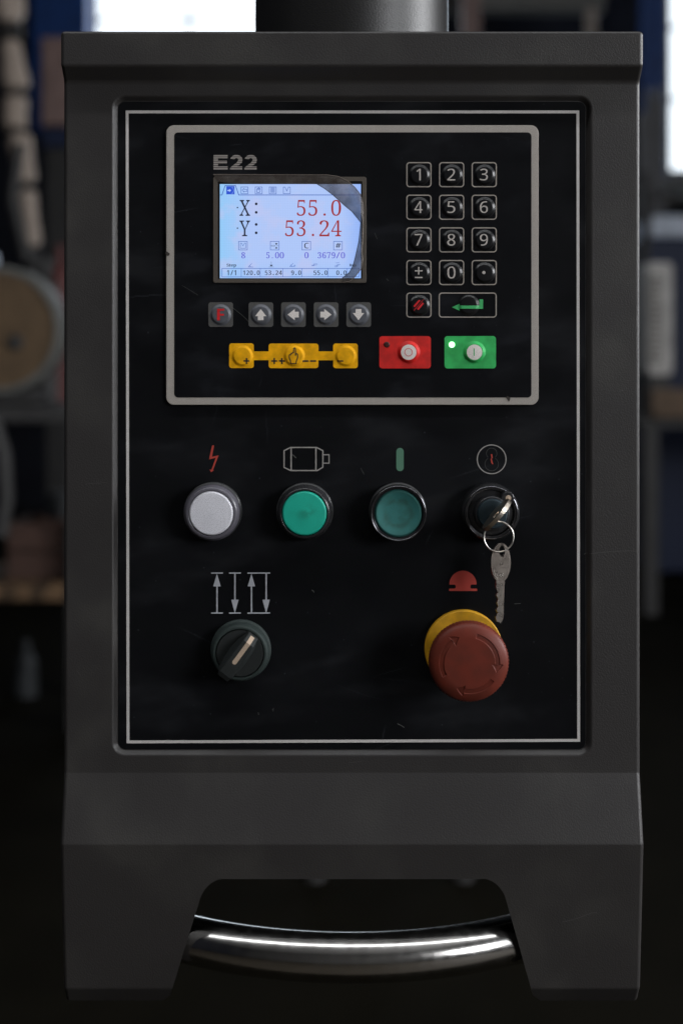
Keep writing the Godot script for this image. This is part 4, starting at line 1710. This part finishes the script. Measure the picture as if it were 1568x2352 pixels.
func make_window(label: String, lo: Vector3, hi: Vector3, cols: int, rows: int, group := "") -> void:
	# in a wall across z
	var t := thing("window", Vector3((lo.x + hi.x) / 2, lo.y, lo.z), label, "window", group)
	var g := Geo.new()
	var b := 0.05
	box(g, Vector3(lo.x, lo.y, lo.z), Vector3(hi.x, lo.y + b, hi.z))
	box(g, Vector3(lo.x, hi.y - b, lo.z), Vector3(hi.x, hi.y, hi.z))
	box(g, Vector3(lo.x, lo.y + b, lo.z), Vector3(lo.x + b, hi.y - b, hi.z))
	box(g, Vector3(hi.x - b, lo.y + b, lo.z), Vector3(hi.x, hi.y - b, hi.z))
	obj("frame", g, M.greysteel, t)
	var zc := (lo.z + hi.z) / 2
	var pw := (hi.x - lo.x - 2 * b) / cols
	var ph := (hi.y - lo.y - 2 * b) / rows
	for i in cols:
		for j in rows:
			g = Geo.new()
			var x := lo.x + b + i * pw
			var y := lo.y + b + j * ph
			box(g, Vector3(x + 0.012, y + 0.012, zc - 0.006), Vector3(x + pw - 0.012, y + ph - 0.012, zc + 0.006))
			obj("pane", g, M.daylight, t)
	for i in range(1, cols):
		g = Geo.new()
		box(g, Vector3(lo.x + b + i * pw - 0.0115, lo.y + b, zc - 0.02), Vector3(lo.x + b + i * pw + 0.0115, hi.y - b, zc + 0.02))
		obj("mullion", g, M.greysteel, t)
	for j in range(1, rows):
		g = Geo.new()
		box(g, Vector3(lo.x + b, lo.y + b + j * ph - 0.0115, zc - 0.016), Vector3(hi.x - b, lo.y + b + j * ph + 0.0115, zc + 0.016))
		obj("transom", g, M.greysteel, t)


func make_room() -> void:
	var x0 := -4.2
	var x1 := 3.6
	var z0 := -8.9
	var z1 := 5.2
	var top := 4.3
	var g := Geo.new()
	box(g, Vector3(x0 - 0.3, -0.2, z0 - 0.3), Vector3(x1 + 0.3, 0.0, z1 + 0.3))
	struct("floor", g, M.floor)
	g = Geo.new()
	box(g, Vector3(x0, 0.0005, 0.45), Vector3(x1, 0.004, z1))
	struct("floor_walkway", g, M.walkway)
	g = Geo.new()
	box(g, Vector3(x0 - 0.3, top, z0 - 0.3), Vector3(x1 + 0.3, top + 0.2, z1 + 0.3))
	struct("ceiling", g, M.ceiling)
	var d := D - z0
	var wl := far(196, 330, d)
	var wl2 := far(880, -260, d)
	var wr := far(1529, 405, d)
	var wr2 := far(1860, -300, d)
	g = Geo.new()
	wall_with_holes(g, z0 - 0.25, z0, x0, x1, top, [[wl.x, wl.y, wl2.x, wl2.y], [wr.x, wr.y, wr2.x, wr2.y]])
	struct("back_wall", g, M.wall)
	make_window("wide bright window high up behind the carrier pipe", Vector3(wl.x, wl.y, z0 - 0.2), Vector3(wl2.x, wl2.y, z0 - 0.1), 3, 2)
	make_window("tall bright window at the right edge above the white tray", Vector3(wr.x, wr.y, z0 - 0.2), Vector3(wr2.x, wr2.y, z0 - 0.1), 3, 4)
	g = Geo.new()
	box(g, Vector3(x0 - 0.3, 0, z0 - 0.25), Vector3(x0, top, z1))
	struct("left_wall", g, M.wall)
	# right wall with the big side window that lights the panel
	g = Geo.new()
	var wy0 := 1.25
	var wy1 := 2.65
	var wins := [[-0.7, 0.9, "side window level with the control panel, lighting it from the right"], [1.5, 4.1, "larger side window nearer the viewer, lighting the panel from the front right"]]
	var zz := z0 - 0.25
	for e in wins:
		box(g, Vector3(x1, 0, zz), Vector3(x1 + 0.3, top, e[0]))
		box(g, Vector3(x1, 0, e[0]), Vector3(x1 + 0.3, wy0, e[1]))
		box(g, Vector3(x1, wy1, e[0]), Vector3(x1 + 0.3, top, e[1]))
		zz = e[1]
	box(g, Vector3(x1, 0, zz), Vector3(x1 + 0.3, top, z1))
	struct("right_wall", g, M.wall)
	for e in wins:
		var sw := thing("window", Vector3(x1, wy0, (e[0] + e[1]) / 2), e[2], "window")
		var pw: float = (e[1] - e[0]) / 3
		for i in 3:
			for j in 2:
				g = Geo.new()
				var pz: float = e[0] + i * pw
				var py := wy0 + j * (wy1 - wy0) / 2
				box(g, Vector3(x1 + 0.10, py + 0.025, pz + 0.025), Vector3(x1 + 0.11, py + (wy1 - wy0) / 2 - 0.025, pz + pw - 0.025))
				obj("pane", g, M.daylight, sw)
		for i in 4:
			g = Geo.new()
			var pz: float = e[0] + i * pw
			box(g, Vector3(x1 + 0.06, wy0, pz - 0.0245), Vector3(x1 + 0.15, wy1, pz + 0.0245))
			obj("mullion", g, M.greysteel, sw)
		for j in 3:
			g = Geo.new()
			var py := wy0 + j * (wy1 - wy0) / 2
			box(g, Vector3(x1 + 0.07, py - 0.0245, e[0]), Vector3(x1 + 0.14, py + 0.0245, e[1]))
			obj("transom", g, M.greysteel, sw)
	g = Geo.new()
	box(g, Vector3(x0 - 0.3, 0, z1), Vector3(x1 + 0.3, top, z1 + 0.3))
	struct("front_wall", g, M.front_wall)
	# ceiling lamp over the pendant
	var lamp := thing("ceiling_lamp", Vector3(0.05, 3.3, 0.75), "long tube lamp hanging above the control panel", "lamp")
	g = Geo.new()
	box(g, Vector3(-2.55, 3.32, 0.66), Vector3(2.65, 3.40, 0.84), 0.01)
	obj("lamp_body", g, M.pale, lamp)
	g = Geo.new()
	box(g, Vector3(-2.45, 3.30, 0.69), Vector3(2.55, 3.318, 0.81), 0.004)
	obj("lamp_tube", g, M.lamp_tube, lamp)
	for x in [-2.0, 2.1]:
		g = Geo.new()
		tube(g, [Vector3(x, 3.40, 0.75), Vector3(x, top, 0.75)], 0.006, 8)
		obj("hanger", g, M.iron, lamp)


func block(called: String, lo: Vector3, hi: Vector3, m: Material, label: String, category: String, bevel := 0.006, group := "") -> MeshInstance3D:
	var g := Geo.new()
	box(g, lo, hi, bevel)
	var o := obj(called, g, m)
	tag(o, label, category, group)
	return o


func make_bench(label: String, x0: float, x1: float, y: float, z0: float, z1: float, shelf: float) -> void:
	var t := thing("workbench", Vector3((x0 + x1) / 2, 0, (z0 + z1) / 2), label, "workbench")
	var g := Geo.new()
	box(g, Vector3(x0, y - 0.045, z0), Vector3(x1, y, z1), 0.004)
	obj("bench_top", g, M.iron, t)
	for x in [x0 + 0.05, x1 - 0.05]:
		for z in [z0 + 0.05, z1 - 0.05]:
			g = Geo.new()
			box(g, Vector3(x - 0.03, 0.0, z - 0.03), Vector3(x + 0.03, y - 0.046, z + 0.03), 0.003)
			obj("leg", g, M.iron, t)
	if shelf > 0:
		g = Geo.new()
		box(g, Vector3(x0 + 0.085, shelf - 0.05, z0 + 0.02), Vector3(x1 - 0.085, shelf, z1 - 0.02), 0.004)
		obj("shelf", g, M.wood, t)


func make_background() -> void:
	var d := 9.3
	var a: Vector3
	var b: Vector3
	var g := Geo.new()
	# ---- left
	a = far(74, 640, 9.2)
	b = far(200, -300, 9.2)
	block("wall_panel", Vector3(a.x, far(0, 300, 9.2).y, a.z - 0.2), Vector3(b.x, 4.2, a.z), M.blue, "dark blue steel panel left of the wide window", "panel")
	# mauve cupboard with a blue drawer unit below
	a = far(93, 290, 7.0)
	b = far(330, 84, 7.0)
	var t := thing("wall_cupboard", Vector3((a.x + b.x) / 2, 0, a.z - 0.2), "brownish tall cupboard behind the left edge of the box", "cupboard")
	g = Geo.new()
	box(g, Vector3(a.x, a.y, a.z - 0.4), Vector3(b.x, b.y, a.z), 0.01)
	obj("body", g, M.mauve, t)
	g = Geo.new()
	box(g, Vector3(a.x + 0.015, a.y + 0.015, a.z + 0.001), Vector3(b.x - 0.015, b.y - 0.015, a.z + 0.018), 0.004)
	var dr := obj("door", g, M.mauve, t)
	g = Geo.new()
	tube(g, [Vector3(b.x - 0.06, a.y + 0.15, a.z + 0.03), Vector3(b.x - 0.06, a.y + 0.28, a.z + 0.03)], 0.006, 8)
	obj("handle", g, M.greysteel, dr)
	var top := a.y
	g = Geo.new()
	box(g, Vector3(a.x + 0.02, 0.0, a.z - 0.4), Vector3(b.x, top - 0.10, a.z - 0.02), 0.01)
	obj("plinth", g, M.iron, t)
	g = Geo.new()
	box(g, Vector3(a.x + 0.01, top - 0.098, a.z - 0.4), Vector3(b.x, top - 0.004, a.z - 0.01), 0.004)
	obj("drawer", g, M.navy, t)
	# pale jointed machine arm slanting down the left edge
	t = thing("machine_arm", far(70, 560, 4.9), "pale jointed machine arm slanting down the left edge of the picture", "machine")
	for e in [[18, -200, 22, 52, 34, 38], [24, 92, 38, 205, 24, 34], [36, 226, 34, 296, 30, 30], [44, 312, 60, 420, 30, 27], [62, 436, 78, 566, 22, 20]]:
		g = Geo.new()
		var p0 := far(e[0], e[1], 5.0)
		var p1 := far(e[2], e[3], 4.95)
		var f5 := K / D * 5.0
		tube(g, [p0, p0.lerp(p1, 0.08), p0.lerp(p1, 0.5), p0.lerp(p1, 0.92), p1], [e[4] * f5 * 0.6, e[4] * f5, (e[4] + e[5]) * 0.45 * f5, e[5] * f5, e[5] * f5 * 0.6], 18)
		obj("arm_segment", g, M.duct, t)
	for e in [[22, 50, 26, 94, 30], [36, 203, 36, 228, 22], [34, 294, 44, 314, 24], [59, 418, 63, 438, 19], [78, 564, 82, 640, 15]]:
		g = Geo.new()
		tube(g, [far(e[0], e[1], 5.0), far(e[2], e[3], 4.97)], e[4] * K / D * 5.0, 16)
		obj("collar", g, M.iron, t)
	g = Geo.new()
	tube(g, [far(46, 330, 4.6), far(30, 460, 4.6), far(62, 600, 4.55)], 0.018, 10)
	tag(obj("hose", g, M.iron), "dark hose hanging beside the pale jointed arm", "hose")
	# disc machine on the bench
	var dd := 4.1
	var hub := far(-4, 758, dd)
	t = thing("disc_sander", Vector3(hub.x, far(0, 925, dd).y, hub.z), "round tan faced bench sander with a grey rim on the left bench", "machine")
	g = Geo.new()
	var rr := 148.0 * K / D * dd
	lathe(g, hub, [Vector2(rr * 0.90, 0.012), Vector2(rr, 0.012), Vector2(rr, -0.13), Vector2(0.02, -0.14)], [0, 0.012, 0.012, 0], 56)
	obj("guard_rim", g, M.rim, t)
	g = Geo.new()
	lathe(g, hub, [Vector2(0.0001, 0.004), Vector2(rr * 0.895, 0.004)], [0, 0], 56)
	obj("disc_face", g, M.tan, t)
	g = Geo.new()
	lathe(g, hub + Vector3(0.05, -0.035, 0.004), [Vector2(0.0001, 0.016), Vector2(0.018, 0.014), Vector2(0.024, 0.0)], [0, 0.004, 0], 20)
	obj("hub", g, M.iron, t)
	g = Geo.new()
	box(g, Vector3(hub.x - 0.10, far(0, 929, dd).y, hub.z - 0.14), Vector3(hub.x + 0.12, hub.y - rr * 0.9, hub.z - 0.02), 0.006)
	obj("base", g, M.iron, t)
	a = far(-60, 604, 4.3)
	b = far(32, 578, 4.3)
	block("white_tin", Vector3(a.x, hub.y + rr * 0.96, hub.z - 0.10), Vector3(b.x - 0.02, b.y - 0.01, hub.z - 0.02), M.paleblue, "small pale tin lying on top of the round sander", "tin")
	var by := far(0, 930, dd).y
	make_bench("dark steel workbench with wooden shelf at the left edge", far(-260, 0, dd).x, far(230, 0, dd).x, by, hub.z - 0.35, hub.z + 0.10, far(0, 1330, dd).y)
	var sy := far(0, 1330, dd).y
	# wooden crate on the shelf
	t = thing("wooden_crate", Vector3(far(110, 0, dd).x, sy, hub.z), "low brown wooden crate on the shelf under the left bench", "crate")
	a = far(20, 1322, dd)
	b = far(200, 1200, dd)
	for i in 2:
		g = Geo.new()
		var hgt := (b.y - sy) / 2
		box(g, Vector3(a.x, sy + 0.002 + i * hgt, hub.z + 0.0), Vector3(b.x, sy + (i + 1) * hgt - 0.004, hub.z + 0.018), 0.003)
		obj("plank", g, M.darkwood, t)
		g = Geo.new()
		box(g, Vector3(a.x, sy + 0.002 + i * hgt, hub.z - 0.24), Vector3(b.x, sy + (i + 1) * hgt - 0.004, hub.z - 0.222), 0.003)
		obj("plank", g, M.darkwood, t)
		for x in [a.x + 0.001, b.x - 0.019]:
			g = Geo.new()
			box(g, Vector3(x, sy + 0.002 + i * hgt, hub.z - 0.22), Vector3(x + 0.018, sy + (i + 1) * hgt - 0.004, hub.z - 0.002), 0.003)
			obj("plank", g, M.darkwood, t)
	g = Geo.new()
	box(g, Vector3(a.x + 0.02, sy + 0.003, hub.z - 0.22), Vector3(b.x - 0.02, sy + 0.012, hub.z - 0.002))
	obj("bottom_board", g, M.darkwood, t)
	# bottle on the floor
	g = Geo.new()
	var bt := Geo.new()
	lathe(bt, Vector3.ZERO, [Vector2(0.0001, 0.17), Vector2(0.014, 0.17), Vector2(0.014, 0.14), Vector2(0.034, 0.11), Vector2(0.036, 0.0)], [0, 0.003, 0.004, 0.02, 0], 24)
	var bp := far(60, 1600, 4.45)
	g.add(bt, Transform3D(Basis(Vector3.RIGHT, -PI / 2), Vector3(bp.x, 0.0, bp.z)))
	tag(obj("bottle", g, M.dim), "small grey bottle standing on the dark floor below the left bench", "bottle")
	# smaller clutter on and under the left bench
	var jar := Geo.new()
	lathe(jar, Vector3.ZERO, [Vector2(0.0001, 0.075), Vector2(0.03, 0.075), Vector2(0.045, 0.05), Vector2(0.045, 0.0)], [0, 0.006, 0.012, 0], 24)
	g = Geo.new()
	g.add(jar, Transform3D(Basis(Vector3.RIGHT, -PI / 2), Vector3(far(126, 0, dd).x, far(0, 1200, dd).y + 0.004, hub.z - 0.10)))
	tag(obj("jar", g, M.dim), "small grey metal jar standing in the dark above the wooden crate", "jar")
	g = Geo.new()
	tube(g, [far(-20, 955, 3.9), far(8, 1040, 3.9), far(14, 1140, 3.9), far(2, 1230, 3.9)], 0.022, 12)
	tag(obj("cable", g, M.iron), "thick dark cable hanging over the front of the left bench", "cable")
	for e in [[100, 590, 640, 0.05, "canister", "dark metal canister in the shade behind the round sander"], [131, 560, 640, 0.03, "bottle", "small reddish bottle in the dark behind the round sander"]]:
		g = Geo.new()
		var can := Geo.new()
		var y0 := by + 0.002
		var hh := far(0, e[1], dd + 0.2).y - y0
		lathe(can, Vector3.ZERO, [Vector2(0.0001, hh), Vector2(e[3] * 0.4, hh), Vector2(e[3] * 0.45, hh * 0.88), Vector2(e[3], hh * 0.8), Vector2(e[3], 0.0)], [0, 0.004, 0.006, 0.012, 0], 24)
		g.add(can, Transform3D(Basis(Vector3.RIGHT, -PI / 2), Vector3(far(e[0], 0, dd + 0.2).x, y0, hub.z - 0.25)))
		tag(obj(e[4], g, M.iron if e[3] > 0.04 else M.rust), e[5], "bottle" if e[3] < 0.04 else "canister")
	# ---- right
	a = far(1482, 420, 8.6)
	b = far(1530, -300, 8.6)
	block("wall_panel", Vector3(a.x, far(0, 420, 8.6).y, a.z - 0.2), Vector3(b.x, 4.3, a.z), M.blue, "blue steel panel left of the right window", "panel")
	a = far(1470, 440, 8.2)
	t = thing("pipe_stand", Vector3(a.x, 0, a.z), "grey pipes standing under the blue panel at the right", "pipes")
	for e in [[1492, 205, 0.026], [1507, 225, 0.022], [1519, 200, 0.018], [1478, 260, 0.03]]:
		g = Geo.new()
		var q := far(e[0], e[1], 8.2)
		tube(g, [Vector3(q.x, 0, q.z), q], e[2], 10)
		obj("pipe", g, M.greysteel, t)
	# sill and radiator shelf below the right window
	a = far(1470, 470, 8.4)
	b = far(1900, 408, 8.4)
	t = thing("window_shelf", Vector3((a.x + b.x) / 2, 0, a.z), "grey two level shelf below the right window", "shelf")
	for y in [408.0, 446.0]:
		g = Geo.new()
		var yy := far(0, y, 8.4).y
		box(g, Vector3(a.x, yy - 0.05, a.z - 0.4), Vector3(b.x, yy, a.z), 0.005)
		obj("board", g, M.rim, t)
	for x in [a.x + 0.04, b.x - 0.04]:
		g = Geo.new()
		box(g, Vector3(x - 0.03, 0, a.z - 0.38), Vector3(x + 0.03, far(0, 446, 8.4).y - 0.051, a.z - 0.02))
		obj("leg", g, M.iron, t)
	# machine with a blue body, a pale tray on it
	a = far(1490, 612, 6.9)
	b = far(1760, 545, 6.9)
	block("blue_machine", Vector3(a.x - 0.02, 0, a.z - 0.5), Vector3(b.x, b.y, a.z), M.navy, "dark blue machine body below the pale tray at the right", "machine", 0.02)
	a = far(1492, 533, 6.9)
	b = far(1740, 494, 6.9)
	t = thing("plastic_tray", Vector3((a.x + b.x) / 2, far(0, 545, 6.9).y, a.z), "pale bluish plastic tray on top of the blue machine", "tray")
	g = Geo.new()
	var ty := far(0, 545, 6.9).y + 0.001
	box(g, Vector3(a.x, ty, a.z - 0.42), Vector3(b.x, ty + 0.012, a.z - 0.02), 0.004)
	obj("tray_floor", g, M.paleblue, t)
	for e in [[Vector3(a.x, ty + 0.012, a.z - 0.032), Vector3(b.x, b.y, a.z - 0.02)], [Vector3(a.x, ty + 0.012, a.z - 0.42), Vector3(b.x, b.y, a.z - 0.408)]]:
		g = Geo.new()
		box(g, e[0], e[1], 0.004)
		obj("tray_side", g, M.paleblue, t)
	# right bench with a ventilated white cabinet and a cardboard box
	var d6 := 5.9
	var yb := far(0, 955, d6).y
	make_bench("dark workbench at the right carrying the white cabinet", far(1455, 0, d6).x, far(1980, 0, d6).x, yb, D - d6 - 0.55, D - d6 + 0.12, 0.0)
	a = far(1486, 862, d6)
	b = far(1545, 602, d6)
	t = thing("vented_cabinet", Vector3((a.x + b.x) / 2, yb, a.z), "pale upright cabinet with a dark grille on the right bench", "cabinet")
	g = Geo.new()
	slab(g, Vector3((a.x + b.x) / 2, (a.y + b.y) / 2, 0), (b.x - a.x) / 2, (b.y - a.y) / 2, 0.022, a.z - 0.3, a.z, 0.01)
	obj("body", g, M.pale, t)
	for i in 14:
		g = Geo.new()
		var y := lerpf(a.y + 0.06, b.y - 0.06, i / 13.0)
		box(g, Vector3(a.x + 0.008, y - 0.007, a.z + 0.001), Vector3(a.x + (b.x - a.x) * 0.52, y + 0.007, a.z + 0.004))
		obj("slat", g, M.grille, t)
	g = Geo.new()
	box(g, Vector3(a.x + 0.01, yb, a.z - 0.29), Vector3(b.x - 0.01, a.y - 0.001, a.z - 0.01), 0.003)
	obj("base", g, M.iron, t)
	a = far(1490, 950, d6 - 0.12)
	b = far(1700, 893, d6 - 0.12)
	t = thing("cardboard_box", Vector3((a.x + b.x) / 2, yb, a.z), "brown cardboard box at the front of the right bench", "box")
	g = Geo.new()
	box(g, Vector3(a.x, yb + 0.001, a.z - 0.08), Vector3(b.x, b.y, a.z + 0.06), 0.004)
	obj("carton", g, M.cardboard, t)
	g = Geo.new()
	box(g, Vector3((a.x + b.x) / 2 - 0.025, yb + 0.003, a.z + 0.0605), Vector3((a.x + b.x) / 2 + 0.025, b.y - 0.001, a.z + 0.0612))
	obj("tape", g, M.wood, t)
	# dark hoses and a lamp arm crowding the right side
	g = Geo.new()
	tube(g, [far(1478, 395, 6.2), far(1486, 470, 6.2), far(1482, 560, 6.2), far(1474, 640, 6.2)], 0.02, 10)
	tag(obj("hose", g, M.iron), "dark hose hanging down beside the right edge of the box", "hose")
	g = Geo.new()
	tube(g, [far(1500, 455, 6.6), far(1530, 442, 6.6), far(1600, 470, 6.6)], 0.018, 10)
	tag(obj("lamp_arm", g, M.iron), "dark thin arm crossing in front of the grey shelf at the right", "arm")
	# overhead beam and posts seen above the box to the right of the pipe
	a = far(1000, 22, 8.3)
	b = far(1390, -70, 8.3)
	block("crane_beam", Vector3(a.x, a.y, a.z - 0.15), Vector3(b.x, a.y + 0.16, a.z), M.rim, "grey steel beam seen above the box right of the pipe", "beam")
	g = Geo.new()
	var pp := far(1356, 0, 8.1)
	tube(g, [Vector3(pp.x, 0, pp.z), Vector3(pp.x, far(0, 22, 8.1).y, pp.z)], 0.034, 14)
	tag(obj("pale_post", g, M.duct), "pale round post under the right end of the grey beam", "post")
	pp = far(1082, 0, 8.0)
	block("brown_post", Vector3(pp.x - 0.05, 0, pp.z - 0.1), Vector3(pp.x + 0.05, far(0, -80, 8.0).y, pp.z), M.mauve, "brown square post close to the right of the pipe", "post")
	# tubular stand on the floor, faint behind the grab bar
	var sz := D - 2.9
	t = thing("tube_stand", Vector3(0.08, 0, sz), "dark tubular stand on the floor behind the grab bar", "stand")
	for x in [far(722, 0, 2.9).x, far(1062, 0, 2.9).x]:
		for zz in [sz, sz - 0.35]:
			g = Geo.new()
			tube(g, [Vector3(x, 0, zz), Vector3(x, 0.62, zz)], 0.022, 12)
			obj("leg", g, M.iron, t)
	g = Geo.new()
	box(g, Vector3(far(690, 0, 2.9).x, 0.6, sz - 0.38), Vector3(far(1094, 0, 2.9).x, 0.63, sz + 0.03), 0.005)
	obj("top_plate", g, M.iron, t)


func _ready() -> void:
	# camera: level, its axis meeting the plate well above the middle of the picture (shifted lens)
	var cam := Camera3D.new()
	cam.name = "camera"
	add_child(cam)
	cam.position = Vector3(0, H, D)
	var att := CameraAttributesPhysical.new()
	att.frustum_focus_distance = D - 0.003
	att.frustum_focal_length = 50.0
	att.exposure_aperture = 5.4
	att.frustum_near = 0.05
	att.frustum_far = 60.0
	cam.attributes = att
	cam.projection = Camera3D.PROJECTION_FRUSTUM
	cam.keep_aspect = Camera3D.KEEP_HEIGHT
	cam.near = 0.05
	cam.far = 60.0
	cam.size = 2352.0 * K / D * 0.05
	cam.frustum_offset = Vector2((784.0 - CX) * K / D * 0.05, (CY - 1176.0) * K / D * 0.05)
	cam.current = true
	# an indoor picture: no sky, no sun
	var we := WorldEnvironment.new()
	we.name = "environment"
	var env := Environment.new()
	env.background_mode = Environment.BG_COLOR
	env.background_color = Color.BLACK
	env.tonemap_mode = Environment.TONE_MAPPER_LINEAR
	env.tonemap_exposure = 1.2
	env.sdfgi_enabled = true
	env.ssao_enabled = true
	env.ssil_enabled = true
	we.environment = env
	add_child(we)
	# light: the side window, the tube lamp, the windows behind, the little screen
	area_light("front_side_window_light", Vector3(3.57, 1.95, 2.8), Vector3(0.0, 1.35, 0.4), Vector2(2.5, 1.3), 12.5, Color(0.985, 0.99, 1.0))
	area_light("side_window_light", Vector3(3.57, 1.95, 0.1), Vector3(0.0, 1.5, 0.1), Vector2(1.5, 1.3), 10.5, Color(0.985, 0.99, 1.0))
	area_light("tube_lamp_light", Vector3(0.05, 3.29, 0.75), Vector3(0.05, 0, 0.75), Vector2(5.0, 0.12), 3.2, Color(0.97, 0.985, 1.0))
	area_light("back_window_light", Vector3(-0.7, 2.9, -8.75), Vector3(-0.7, 2.0, 0), Vector2(1.8, 1.6), 0.9, Color(0.86, 0.93, 1.0))
	area_light("right_window_light", Vector3(2.55, 3.1, -8.75), Vector3(2.2, 2.0, 0), Vector2(0.9, 1.9), 2.5, Color(0.86, 0.93, 1.0))
	make_materials()
	make_room()
	make_pendant()
	make_background()
